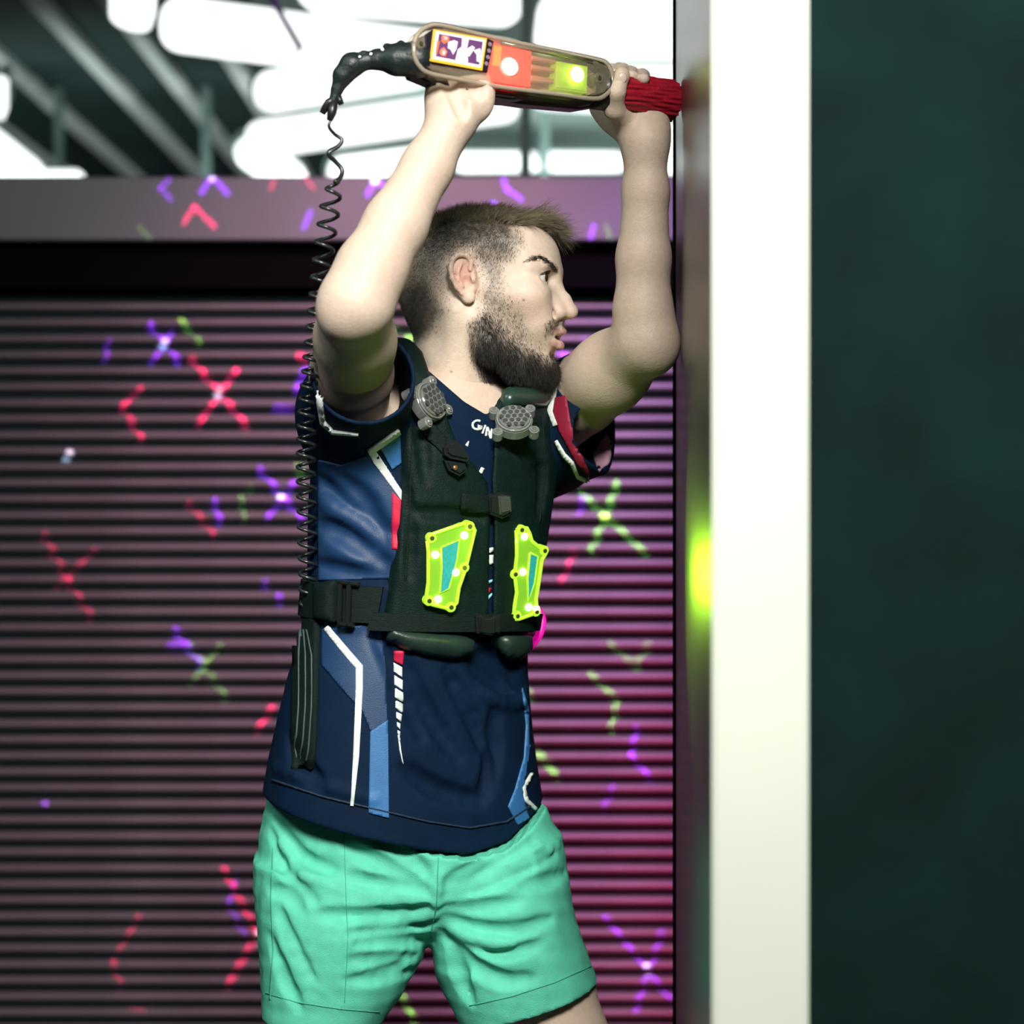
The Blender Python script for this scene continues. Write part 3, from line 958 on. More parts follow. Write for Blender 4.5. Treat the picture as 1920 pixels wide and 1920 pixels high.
FADE = [(735, 360), (1010, 380), (1000, 424), (968, 424), (966, 445), (974, 470), (962, 492), (942, 508), (930, 548), (914, 560), (905, 520), (885, 482), (862, 482),
        (840, 505), (842, 560), (838, 600), (815, 628), (785, 640), (700, 600), (700, 420)]
BEARD = [(912, 545), (938, 520), (946, 560), (962, 585), (975, 606), (990, 640), (1008, 655), (1020, 668), (1045, 664), (1060, 700), (1040, 740), (950, 750), (915, 720), (893, 690), (884, 650), (890, 612), (902, 580)]
CORE = [(890, 618), (912, 600), (950, 640), (985, 662), (1018, 682), (1048, 680), (1055, 705), (1030, 745), (950, 750), (915, 712), (895, 680)]
STACHE = [(1020, 618), (1034, 606), (1062, 604), (1066, 616), (1040, 622), (1022, 636)]
TOPLINE = [(700, 330), (1100, 330), (1100, 440), (1062, 470), (1042, 452), (1012, 434), (985, 424), (968, 434), (940, 433), (900, 427), (850, 422), (805, 440), (770, 470), (740, 490), (700, 490)]
BROW = [(984, 503), (998, 495), (1012, 491), (1030, 498), (1045, 510), (1043, 517), (1028, 505), (1012, 496), (997, 500)]
nz = vnoise(HV * 420, 1); nz2 = vnoise(HV * 90, 2)
col = np.repeat(SKIN[None], len(HV), 0)


def blend(col, w, c):
    w = np.clip(w, 0, 1)[:, None]
    return col * (1 - w) + np.array(c, np.float32)[None] * w


col = blend(col, .35 * np.exp(-((q_ - 990) ** 2 + (r_ - 585) ** 2) / 1500), (0.66, 0.38, 0.30))
nose = np.exp(-(((HV - np.array(mm(112, 0, -34))) / np.array(mm(14, 16, 12))) ** 2).sum(1))
col = blend(col, .45 * nose, (0.66, 0.34, 0.27))
ear = np.exp(-(((HV[:, 0] + .006) / .017) ** 2 + ((HV[:, 2] - .008) / .026) ** 2)) * (np.abs(HV[:, 1]) > .068)
col = blend(col, .55 * ear, (0.62, 0.24, 0.19))
lips = np.exp(-(((HV[:, 2] + .0605) / .0042) ** 2)) + np.exp(-(((HV[:, 2] + .0775) / .0055) ** 2))
lips *= (HV[:, 0] > .088) * np.clip((.027 - np.abs(HV[:, 1])) / .006, 0, 1) * (HV[:, 0] > .0885 + 0.42 * np.maximum(0, .018 - np.abs(HV[:, 1])) * 0.9)
col = blend(col, .75 * lips, (0.50, 0.23, 0.20))
mouth = (np.abs(HV[:, 2] + .068) < .0042) & (np.abs(HV[:, 1]) < .018) & (HV[:, 0] > .085) & (HV[:, 0] < .100)
col = blend(col, .8 * mouth, (0.12, 0.03, 0.03))
top = feather(TOPLINE, 10); fade = feather(FADE, 30 + 10 * nz2)
depth = np.clip(1.15 - np.clip((r_ - 425) / 165, 0, 1) * .95 - np.clip((905 - q_) / 190, 0, 1) * .05, 0, 1)
depth = np.maximum(depth, .72 * np.clip((846 - q_) / 50, 0, 1))
col = blend(col, fade * np.clip(depth * (.92 + .16 * nz), 0, .96), (0.055, 0.043, 0.034))
low = feather([(750, 540), (800, 540), (832, 590), (800, 625), (780, 640), (740, 600)], 24)
col = blend(col, low * (.70 + .2 * nz), (0.06, 0.05, 0.045))
bd = feather(BEARD, 26 + 8 * nz2); core = feather(CORE, 30)
col = blend(col, bd * (.45 + .22 * nz), (0.085, 0.06, 0.045))
col = blend(col, core * (.80 + .15 * nz), (0.03, 0.022, 0.018))
col = blend(col, feather(STACHE, 8) * (.40 + .2 * nz), (0.09, 0.06, 0.045))
col = blend(col, top * .97, (0.035, 0.028, 0.02))
for (bx, by, br) in ((981, 574, 2.0), (848, 702, 1.8), (844, 592, 1.6)):
    col = blend(col, np.exp(-((q_ - bx) ** 2 + (r_ - by) ** 2) / br ** 2) * (HV[:, 1] < 0), (0.10, 0.05, 0.04))
HEAD_COL = col.astype(np.float32)
HEAD_W = h2w(HV)

# ------------------------------------------------------------------ arms and hands


def lerp(a, b, t): return a + (b - a) * t


ra = Vol((-0.285, -0.445, 1.40), (-0.015, -0.03, 1.935), 0.0022)
fa = lerp
ra.chain([S_R - uR * .02, lerp(S_R, E_R, .35), lerp(S_R, E_R, .7), E_R - uR * .005], [.050, .0505, .046, .041], .02)
fdir = (W_R - E_R).normalized()
bulge = Vector((-.006, 0, -.004))
ra.chain([E_R, lerp(E_R, W_R, .18) + bulge * .6, lerp(E_R, W_R, .42) + bulge * .4, lerp(E_R, W_R, .72), W_R], [.0405, .0405, .0365, .0300, .0262], .02)
ra.ell(E_R + Vector((-.014, 0.004, -.018)), (.026, .026, .026), .02)      # elbow point
ra.ell(lerp(S_R, E_R, .55) + Vector((.008, -.01, .014)), (.040, .06, .036), .025)
# right hand: palm towards the camera, phaser resting on it
pR = P(866, 165, -.304)
wx = Vector((1, 0, 0))
ra.chain([W_R, P(862, 185, -.306)], [.0265, .031], .02)
ra.ell(P(868, 160, -.300), (.038, .0155, .036), .016)
ra.ell(P(823, 172, -.318), (.0165, .0165, .032), .010, R=np.array(Matrix.Rotation(math.radians(12), 3, 'Y')))     # thumb mound
ra.ell(P(892, 178, -.311), (.021, .016, .030), .012, R=np.array(Matrix.Rotation(math.radians(-14), 3, 'Y')))        # little-finger mound
ra.folds([[(868, 214), (864, 196), (852, 174), (838, 152), .0042], [(905, 168), (890, 172), (868, 166), .003]], .011)      # palm creases
ra.chain([P(826, 160, -.305), P(806, 128, -.306), P(806, 104, -.312), P(818, 88, -.318)], [.0125, .0105, .0095, .008], .006)   # thumb behind the housing
for i, (bx, by) in enumerate(((838, 128), (862, 122), (887, 126), (909, 136))):
    dx = (34, 40, 40, 34)[i]; yy = -.292
    ra.chain([P(868 + (bx - 868) * .5, 155, -.298), P(bx, by, -.292), P(bx + dx * .55, by - 16, -.284), P(bx + dx * 1.1, by - 6, -.285), P(bx + dx * 1.5, by + 6, -.292)],
             [.011, .0095, .0086, .008, .007], .005)
RA_V, RA_F = ra.mesh()

la = Vol((0.005, -0.245, 1.40), (0.245, 0.155, 1.94), 0.0022)
la.chain([S_L - uL * .02, lerp(S_L, E_L, .35), lerp(S_L, E_L, .7), E_L], [.052, .052, .048, .040], .02)
la.ell(lerp(S_L, E_L, .62) + Vector((-.004, 0, -.006)), (.046, .05, .046), .025)
la.chain([E_L, lerp(E_L, W_L, .16) + Vector((-.004, 0, 0)), lerp(E_L, W_L, .42) + Vector((-.003, 0, 0)), lerp(E_L, W_L, .75), W_L], [.0375, .0365, .0335, .0285, .0262], .02)
la.ell(E_L + Vector((.010, .0, -.014)), (.022, .024, .024), .018)
# left hand closed round the red grip: palm behind, thumb in front, fingertips over the top
la.chain([W_L, P(1206, 240, -.138)], [.0272, .030], .02)
la.ell(P(1176, 205, -.112), (.043, .016, .036), .016, R=np.array(Matrix.Rotation(math.radians(18), 3, 'Y')))
la.ell(P(1187, 222, -.142), (.0235, .0205, .030), .014, R=np.array(Matrix.Rotation(math.radians(-24), 3, 'Y')))     # thumb mound
la.ell(P(1222, 236, -.134), (.0165, .018, .026), .022)                                                              # heel
la.chain([P(1196, 258, -.128), P(1130, 196, -.108)], [.018, .015], .02)
la.chain([P(1176, 225, -.150), P(1152, 205, -.180), P(1156, 172, -.199), P(1165, 146, -.197)], [.0165, .0125, .0110, .0098], .008)
la.ell(P(1166, 140, -.196), (.0095, .009, .010), .004)
TIPS = []
for i, (x0, x1, tp) in enumerate(((1128, 1148, 132), (1153, 1168, 131), (1178, 1185, 137), (1202, 1206, 142))):
    a = P(x0, 185, -.104); b = P(x0, 150, -.108); c = P((x0 + x1) / 2, tp, -.124); e = P(x1, tp, -.152); t = P(x1 + 1, tp + 6, -.176)
    la.chain([P(1176, 205, -.106), a, b, c, e, t], [.012, .0105, .0098, .0090, .0082, .0074], .005)
    TIPS.append((e, t))
LA_V, LA_F = la.mesh()

# legs (mostly below the frame) and the trunk under the clothes
lg = Vol((-0.34, -0.16, 0.03), (0.42, 0.14, 0.90), 0.0055)
HR, KR, AR = P(625, 1660, -.02), P(590, 2130, -.05), Vector((-.30, .02, .09))
HLp, KL, AL = P(935, 1660, .0), P(1075, 2030, -.03), Vector((.12, .05, .09))
lg.chain([HR, lerp(HR, KR, .55), KR, lerp(KR, AR, .35), AR], [.078, .068, .055, .056, .036], .03)
lg.chain([HLp, lerp(HLp, KL, .5), lerp(HLp, KL, .8), KL, lerp(KL, AL, .35), AL], [.078, .074, .066, .057, .056, .036], .03)
for A in (AR, AL): lg.chain([A, A + Vector((.03, -.10, -.045))], [.036, .028], .02)
LG_V, LG_F = lg.mesh()
tk = Vol((-0.30, -0.16, 0.95), (0.14, 0.16, 1.53), 0.008)
X, Y, Z = tk.grid()
d, _, _ = torso(X, Y, Z)
tk.D = np.maximum(d + np.where(Z > 1.42, .011, .034), np.maximum(Z - P(0, 716).z, .98 - Z)).astype(np.float32)
tk.chain([NB, S_R], [.045, .045], .03); tk.chain([NB, S_L], [.045, .045], .03)
TK_V, TK_F = tk.mesh()

parts = [(HEAD_W, HFc, HEAD_COL)]
for (V, F) in ((RA_V, RA_F), (LA_V, LA_F), (LG_V, LG_F), (TK_V, TK_F)):
    c = np.repeat(SKIN[None], len(V), 0)
    m = np.clip(.5 + .5 * vnoise(V * 55, 9), 0, 1)
    c = blend(c, .22 * m, (0.60, 0.38, 0.29))
    parts.append((V.astype(np.float32), F, c.astype(np.float32)))
off = 0; Vs = []; Fs = []; Cs = []
for V, F, c in parts:
    Vs.append(V); Fs.append(F + off); Cs.append(c); off += len(V)
bme = mesh_np('body', np.concatenate(Vs), np.concatenate(Fs))
at = bme.color_attributes.new('Col', 'FLOAT_COLOR', 'POINT')
C4 = np.ones((off, 4), np.float32); C4[:, :3] = np.concatenate(Cs)
at.data.foreach_set('color', C4.ravel())
M_skin = mat('skin', rough=0.5, attr='Col', noise=0.07, nscale=150, bump=0.22, bscale=420, sss=0.12, spec=0.4)
body = obj('body', bme, M_skin, player)

# eyes
M_white = mat('eye_white', (0.62, 0.58, 0.54), 0.12)
M_iris = mat('iris', (0.035, 0.018, 0.010), 0.1)
for s in (-1, 1):
    c = Vector(h2w(np.array([mm(81.5, 31 * s, 9)]))[0])
    bm = bmesh.new(); bmesh.ops.create_uvsphere(bm, u_segments=24, v_segments=16, radius=.0124)
    bmesh.ops.translate(bm, verts=bm.verts, vec=c)
    e = obj('eye', bm, M_white, player, True)
    gz = (HF * .98 + HL * (-.12) + HU * (-.04)).normalized()
    bm = bmesh.new(); bmesh.ops.create_uvsphere(bm, u_segments=20, v_segments=12, radius=.0062)
    for v in bm.verts: v.co.z *= .28
    bmesh.ops.transform(bm, matrix=Matrix.Translation(c + gz * .0117) @ gz.to_track_quat('Z', 'Y').to_matrix().to_4x4(), verts=bm.verts)
    obj('iris', bm, M_iris, e, True)
# teeth glimpsed between the lips
bm = box_bm(mm(92, -13, -66.5), mm(98, 13, -62.5), .0015)
for v in bm.verts: v.co = Vector(h2w(np.array([tuple(v.co)]))[0])
obj('teeth', bm, mat('teeth', (0.75, 0.70, 0.62), 0.25), player)
# nails
M_nail = mat('nail', (0.66, 0.50, 0.42), 0.25)
for e, t in TIPS + [(P(1158, 165, -.203), P(1167, 140, -.205))]:
    dr = (t - e).normalized()
    thumb = abs(dr.y) < .6
    up = Vector((0.1, -1, 0)) if thumb else Vector((0, -.25, 1))
    up = (up - dr * up.dot(dr)).normalized()
    bm = bmesh.new(); bmesh.ops.create_uvsphere(bm, u_segments=14, v_segments=8, radius=1)
    sd = dr.cross(up)
    cc = (P(1166, 147, -.207) if thumb else t + up * .0056 - dr * .001)
    for v in bm.verts:
        v.co = cc + sd * v.co.x * (.0062 if thumb else .0048) + dr * v.co.y * (.0075 if thumb else .0055) + up * v.co.z * .0016
    obj('nail', bm, M_nail, player, True)

# ------------------------------------------------------------------ hair: strands as thin tapered prisms
HN = np.zeros_like(HV)
tri = HV[HFc]
fn_ = np.cross(tri[:, 2] - tri[:, 0], tri[:, 3] - tri[:, 1]); far = np.linalg.norm(fn_, axis=1)
for k in range(4): np.add.at(HN, HFc[:, k], fn_)
HN /= np.linalg.norm(HN, axis=1)[:, None] + 1e-9
if (HN[:, 2][HV[:, 2] > .09].mean() < 0): HN = -HN


def roots(weight, n, seed):
    r = np.random.default_rng(seed)
    w = weight[HFc].mean(1) * far
    w = w / w.sum()
    f = r.choice(len(HFc), n, p=w)
    b = r.dirichlet((1, 1, 1, 1), n)
    p = (HV[HFc[f]] * b[..., None]).sum(1); nn = HN[HFc[f]].mean(1)
    return p, nn / (np.linalg.norm(nn, axis=1)[:, None] + 1e-9), r


def strands(name, p0, dirs, lens, curl, width, material, segs=3, seed=0):
    """dirs: start direction, curl: bend added along the strand"""
    r = np.random.default_rng(seed)
    n = len(p0); V = np.zeros((n, (segs + 1) * 3, 3), np.float32)
    side = np.cross(dirs, r.normal(size=(n, 3))); side /= np.linalg.norm(side, axis=1)[:, None] + 1e-9
    up = np.cross(dirs, side)
    p = p0.copy(); d = dirs.copy()
    for i in range(segs + 1):
        w = (width * (1 - i / (segs + .25)))[:, None]
        for k in range(3):
            a = 2.094 * k
            V[:, i * 3 + k] = p + (side * math.cos(a) + up * math.sin(a)) * w
        d = d + curl / segs; d /= np.linalg.norm(d, axis=1)[:, None] + 1e-9
        p = p + d * (lens / segs)[:, None]
    base = []
    for i in range(segs):
        for k in range(3):
            base.append((i * 3 + k, i * 3 + (k + 1) % 3, i * 3 + 3 + (k + 1) % 3, i * 3 + 3 + k))
    F = (np.array(base)[None] + (np.arange(n) * (segs + 1) * 3)[:, None, None]).reshape(-1, 4)
    me = mesh_np(name, h2w(V.reshape(-1, 3)), F)
    return obj(name, me, material, player)


def hairmat(name, c):
    m = mat(name, c, 0.42, noise=0.5, nscale=160, spec=0.6)
    return m


M_hair = hairmat('brown_hair', (0.22, 0.175, 0.11))
M_beard = hairmat('dark_beard', (0.020, 0.0145, 0.011))
p, nn, r = roots((top > .55) * (HV[:, 2] > .03) * 1.0, 11000, 11)
n = len(p)
frontness = np.clip((p[:, 0] + .02) / .11, 0, 1)[:, None]
flow = np.array([[1.0, -.15, .1]]) * (.45 + .5 * frontness) + np.array([[0, 0, .5]]) * (1 - .35 * frontness)
clump = np.stack([vnoise(p * 170, 21), vnoise(p * 170, 22), vnoise(p * 170, 23)], 1)
d0 = nn * .55 + flow + clump * .75 + r.normal(size=(n, 3)) * .16
d0 /= np.linalg.norm(d0, axis=1)[:, None]
ln = (.017 + .015 * frontness[:, 0] ** 2) * r.uniform(.7, 1.15, n)
curl = np.array([[.55, 0, -.75]]) * (.5 + .9 * frontness ** 2) + r.normal(size=(n, 3)) * .25
hair = strands('hair', p, d0, ln, curl, r.uniform(.00035, .0006, n), M_hair, 4, 5)
hair['label'] = 'short brown hair, longer on top and swept forward'
# fringe over the forehead
p, nn, r = roots((top > .5) * (HV[:, 0] > .055) * (HV[:, 2] > .05) * 1.0, 2600, 13); n = len(p)
clump = np.stack([vnoise(p * 200, 31), vnoise(p * 200, 32), vnoise(p * 200, 33)], 1)
d0 = np.array([[.95, .12, .30]]) + clump * .45 + r.normal(size=(n, 3)) * .15; d0 /= np.linalg.norm(d0, axis=1)[:, None]
strands('hair', p, d0, r.uniform(.026, .050, n), np.stack([.25 * np.ones(n), .2 * np.ones(n), -.75 - 14 * np.maximum(p[:, 1], 0)], 1) + clump * .5 + r.normal(size=(n, 3)) * .3, r.uniform(.0003, .0006, n), M_hair, 4, 6)
# clipped sides
w = np.clip(fade * depth, 0, 1) + low * .5
p, nn, r = roots(w * (top < .6), 14000, 15); n = len(p)
d0 = nn * .5 + np.array([[-.15, 0, -.6]]) + r.normal(size=(n, 3)) * .25; d0 /= np.linalg.norm(d0, axis=1)[:, None]
hh = np.clip((p[:, 2] - .0) / .08, .1, 1)
cl = strands('clipped_hair', p, d0, (.0018 + .0035 * hh) * r.uniform(.7, 1.2, n), nn * -.1, np.full(n, .00028), hairmat('clipped_hair', (0.055, 0.045, 0.036)), 2, 7)
cl['label'] = 'closely clipped hair fading towards the ear'
# beard
w = (bd * .32 + core * 1.0) * (HV[:, 0] > -.02) * (1 - np.clip(lips, 0, 1))
p, nn, r = roots(w, 15000, 17); n = len(p)
qq = 905 + 1379 * p[:, 0] - 293 * np.abs(p[:, 1]); rr_ = 540 - p[:, 2] / .000709
cw = feather(CORE, 30, qq, rr_)
clump = np.stack([vnoise(p * 260, 41), vnoise(p * 260, 42), vnoise(p * 260, 43)], 1)
d0 = nn * .40 + np.array([[.02, 0, -.75]]) + clump * .35 + r.normal(size=(n, 3)) * .22; d0 /= np.linalg.norm(d0, axis=1)[:, None]
chin = np.clip((-.07 - p[:, 2]) / .05, 0, 1)
be = strands('beard', p, d0, (.003 + .006 * cw + .007 * cw * chin) * r.uniform(.6, 1.2, n), np.array([[.12, 0, -.3]]) + r.normal(size=(n, 3)) * .35, r.uniform(.0002, .00036, n), M_beard, 3, 8)
be['label'] = 'short dark beard'
# moustache, brows, lashes
p, nn, r = roots(feather(STACHE, 8) * (HV[:, 0] > .08), 500, 19); n = len(p)
d0 = nn * .4 + np.array([[.2, 0, -.8]]) + r.normal(size=(n, 3)) * .25; d0 /= np.linalg.norm(d0, axis=1)[:, None]
strands('beard', p, d0, r.uniform(.002, .005, n), nn * 0, np.full(n, .0002), M_beard, 2, 9)
for s in (-1, 1):
    p, nn, r = roots(feather(BROW, 4) * (HV[:, 0] > .05) * (HV[:, 1] * s > 0), 420, 23 + s); n = len(p)
    d0 = nn * .35 + np.stack([-.5 * np.ones(n), np.sign(p[:, 1]) * .9, .15 * np.ones(n)], 1) + r.normal(size=(n, 3)) * .18; d0 /= np.linalg.norm(d0, axis=1)[:, None]
    strands('eyebrow', p, d0, r.uniform(.004, .0075, n), nn * -.25, np.full(n, .00026), hairmat('brow_hair', (0.028, 0.02, 0.015)), 2, 10)
    n = 110; t = np.linspace(-.97, .97, n)
    uu = .0056 * np.sqrt(1 - t ** 2); ll = .0122 * t
    p = np.stack([.0815 + np.sqrt(.0139 ** 2 - ll ** 2 - uu ** 2), s * (.0315 + ll), .0088 + uu + .0008 * t], 1)
    d0 = np.repeat(np.array([[.9, .25 * s, .0]]), n, 0) + RNG.normal(size=(n, 3)) * .12; d0 /= np.linalg.norm(d0, axis=1)[:, None]
    strands('eyelash', p - d0 * .001, d0, RNG.uniform(.004, .0065, n), np.repeat(np.array([[0, 0, .8]]), n, 0), np.full(n, .00042), M_beard, 2, 12)
# forearm hair is left to the skin relief; shoes below the frame
for A in (AR, AL):
    s_ = Vol(tuple(np.array(A) - np.array((.09, .20, .095))), tuple(np.array(A) + np.array((.13, .10, .06))), .005)
    s_.chain([A + Vector((0, .03, -.045)), A + Vector((.012, -.04, -.05)), A + Vector((.035, -.13, -.06))], [.045, .046, .036], .02)
    s_.chain([A, A + Vector((0, .01, -.03))], [.046, .046], .02)
    s_.D = smax(s_.D, .002 - s_.grid()[2], .003)
    V, F = s_.mesh(); obj('shoe', mesh_np('shoe', V, F), mat('shoe_canvas', (0.05, 0.05, 0.055), .6), player)


# ------------------------------------------------------------------ things lying on surfaces: prints, webbing, pads
CAM = Vector((0, -CAM_D, CAM_Z))


def surf(px, py, bvh):
    d = (P(px, py, 0) - CAM).normalized()
    h, n, i, _ = bvh.ray_cast(CAM, d, 6.0)
    if h is None:
        h, n, i, _ = bvh.find_nearest(P(px, py, 0.0))
    return h, n


def patch(name, poly, bvh, off, material, parent, grid=9.0, puff=0.0, edge=18.0, smooth=True, jump=0.05):
    """a sheet cut to an outline and laid on a surface; puff rounds it up like padding"""
    bm = bmesh.new(); vk = {}
    xs = [p[0] for p in poly]; ys = [p[1] for p in poly]

    def clip(pts, ax_, g, keep):
        out = []
        for i in range(len(pts)):
            p, c = pts[i - 1], pts[i]
            ip, ic = (p[ax_] - g) * keep >= 0, (c[ax_] - g) * keep >= 0
            if ip != ic:
                t = (g - p[ax_]) / (c[ax_] - p[ax_])
                m = [p[0] + (c[0] - p[0]) * t, p[1] + (c[1] - p[1]) * t]; m[ax_] = g
                out.append(tuple(m))
            if ic: out.append(c)
        return out
    snap = 8 if max(max(xs) - min(xs), max(ys) - min(ys)) < 40 else 2
    nx = int((max(xs) - min(xs)) / grid) + 1; ny = int((max(ys) - min(ys)) / grid) + 1
    for i in range(nx):
        col_ = clip(clip(list(poly), 0, min(xs) + i * grid, 1), 0, min(xs) + (i + 1) * grid, -1)
        if len(col_) < 3: continue
        for j in range(ny):
            c = clip(clip(col_, 1, min(ys) + j * grid, 1), 1, min(ys) + (j + 1) * grid, -1)
            f = []
            for p in c:
                key = (round(p[0] * snap), round(p[1] * snap))
                if key not in vk: vk[key] = bm.verts.new((p[0], p[1], 0))
                if vk[key] not in f: f.append(vk[key])
            if len(f) > 2:
                ar = sum(f[k - 1].co.x * f[k].co.y - f[k].co.x * f[k - 1].co.y for k in range(len(f)))
                if abs(ar) > .02:
                    try: bm.faces.new(f)
                    except ValueError: pass
    for v in [v for v in bm.verts if not v.link_faces]: bm.verts.remove(v)
    if len(bm.faces) > 10: bmesh.ops.holes_fill(bm, edges=[e for e in bm.edges if e.is_boundary], sides=7)
    q = np.array([(v.co.x, v.co.y) for v in bm.verts])
    sd = -poly_sd(q[:, 0], q[:, 1], poly)
    low = {}; deep = set()
    for v, s in zip(bm.verts, sd):
        h, n = surf(v.co.x, v.co.y, bvh)
        w = (CAM - h).normalized()
        if n.dot(w) < 0: n = -n
        n = (n + w * .15).normalized()
        lift = off + (puff * math.sqrt(max(0.0, 1 - (1 - min(max(s, 0) / edge, 1)) ** 2)) if puff else 0)
        v.co = h + n * lift
        low[v] = h - n * .002
        if s > 1.2: deep.add(v)
    bad = [f for f in bm.faces if max(e.calc_length() for e in f.edges) > jump]
    if bad: bmesh.ops.delete(bm, geom=bad, context='FACES')
    seen = {}; comps = []
    for f in bm.faces:
        if f in seen: continue
        st = [f]; seen[f] = 1; comp = []
        while st:
            g = st.pop(); comp.append(g)
            for e in g.verts:
                for h in e.link_faces:
                    if h not in seen: seen[h] = 1; st.append(h)
        comps.append(comp)
    comps.sort(key=len)
    extra = [f for c in comps[:-1] for f in c]
    if extra: bmesh.ops.delete(bm, geom=extra, context='FACES')
    be = [e for e in bm.edges if e.is_boundary and not (e.verts[0] in deep and e.verts[1] in deep)]
    dn = {}
    for e in be:
        for v in e.verts:
            if v not in dn: dn[v] = bm.verts.new(low[v])
    for e in be:
        a, b = e.verts
        bm.faces.new((a, b, dn[b], dn[a]))
    o = obj(name, bm, material, parent, smooth)
    return o


def stroke(pts, w):
    """outline of a line of given width(s) through pixel points"""
    n = len(pts)
    ws = [w] * n if isinstance(w, (int, float)) else w
    L = []; R = []
    for i in range(n):
        a = Vector(pts[max(i - 1, 0)]); b = Vector(pts[min(i + 1, n - 1)])
        t = (b - a).normalized(); nn = Vector((-t.y, t.x))
        p = Vector(pts[i]); L.append(tuple(p + nn * ws[i] / 2)); R.append(tuple(p - nn * ws[i] / 2))
    return L + R[::-1]


M_w = mat('white_print', (0.72, 0.75, 0.74), 0.5, bump=.15, bscale=900)
M_red = mat('red_print', (0.62, 0.012, 0.06), 0.55, noise=.12, nscale=80)
M_bl = mat('blue_panel', (0.0065, 0.036, 0.108), 0.5, noise=.2, nscale=25, bump=.2, bscale=900)
M_bl2 = mat('bright_blue_panel', (0.032, 0.15, 0.38), 0.5, noise=.15, nscale=25, bump=.2, bscale=900)
M_sky = mat('light_blue_trim', (0.22, 0.58, 0.72), 0.5)
M_pink = mat('pale_lining', (0.50, 0.28, 0.36), 0.7)


def pr(poly, m, off=.0008, grid=8, name='print'): return patch(name, poly, SHIRT_BVH, off * 1.6 + .0010, m, shirt, min(grid, 4.5))


pr([(598, 862), (640, 872), (690, 852), (752, 935), (740, 1085), (598, 1088), (596, 960)], M_bl, .0006, 9, 'side_panel')
pr([(712, 838), (748, 812), (752, 868), (735, 880)], M_bl2, .0010)
pr([(746, 804), (749, 812), (704, 844), (716, 862), (753, 920), (752, 938), (700, 866), (688, 843)], M_w, .0014, 7, 'piping')
pr([(735, 922), (752, 938), (745, 1030), (736, 1030)], M_red, .0014)
pr([(603, 1180), (715, 1168), (722, 1250), (728, 1400), (729, 1500), (692, 1500), (694, 1370), (680, 1335), (640, 1290), (603, 1245)], M_bl, .0006, 9, 'side_panel')
pr([(694, 1372), (727, 1350), (729, 1534), (691, 1524)], M_bl2, .0010, 9, 'side_panel')
pr(stroke([(613, 1176), (650, 1222), (674, 1250), (674, 1290), (668, 1417), (660, 1511)], [11, 13, 14, 13, 11, 6]), M_w, .0014, 7, 'piping')
pr([(740, 1220), (757, 1220), (755, 1246), (739, 1238)], M_red, .0012, 6)
y = 1242.0
for k, h in enumerate((20, 20, 19, 16, 14, 11, 9, 7)):
    w = (16, 15.5, 14, 12, 9, 6, 4.5, 3.5)[k]; x0 = 738 + k * 1.2
    pr([(x0, y), (x0 + w, y + w * .55), (x0 + w - .6, y + h + w * .45), (x0, y + h - 3)], M_w, .0012, 6)
    y += h + 4.5
pr(stroke([(747, 1378), (750, 1405), (755, 1432)], [3, 2.5, 1]), M_w, .0012, 6)
pr([(978, 1290), (990, 1330), (993, 1400), (978, 1490), (990, 1534), (970, 1546), (952, 1512), (965, 1480), (982, 1420), (986, 1360)], M_bl2, .0010, 9, 'side_panel')
pr(stroke([(996, 1450), (980, 1478), (985, 1500), (1003, 1517)], [4, 6, 6, 5]), M_w, .0014, 5, 'piping')
# hem seam
pr(stroke([(512, 1462), (600, 1492), (700, 1516), (800, 1540), (880, 1552), (950, 1540), (1000, 1506)], 3), mat('seam_thread', (0.006, 0.02, 0.05), .7), .0012, 8, 'seam')
# sleeve trim
pr([(592, 676), (606, 672), (600, 694), (592, 696)], M_sky, .001, 5)
pr([(592, 700), (602, 700), (606, 716), (593, 714)], M_red, .001, 5)
pr(stroke([(594, 716), (602, 760), (607, 792), (625, 809), (672, 813)], [5, 8, 8, 6, 3]), M_w, .0014, 5, 'piping')
pr([(1036, 742), (1046, 722), (1078, 703), (1080, 716), (1062, 728)], M_sky, .001, 6)
pr(stroke([(1042, 722), (1032, 770), (1043, 798)], [9, 10, 9]), M_w, .0014, 5, 'piping')
pr([(1042, 746), (1062, 742), (1070, 790), (1080, 832), (1102, 878), (1106, 890), (1082, 868), (1050, 808), (1038, 772)], mat('deep_red_panel', (0.26, 0.004, 0.03), .6, noise=.2, nscale=60), .001, 7, 'sleeve_panel')
pr(stroke([(1043, 826), (1058, 852), (1074, 868), (1084, 893), (1104, 902)], [5, 6, 6, 5, 4]), M_w, .0014, 5, 'piping')
pr([(1112, 850), (1138, 812), (1148, 830), (1142, 868), (1122, 884)], M_pink, .0005, 6, 'sleeve_lining')
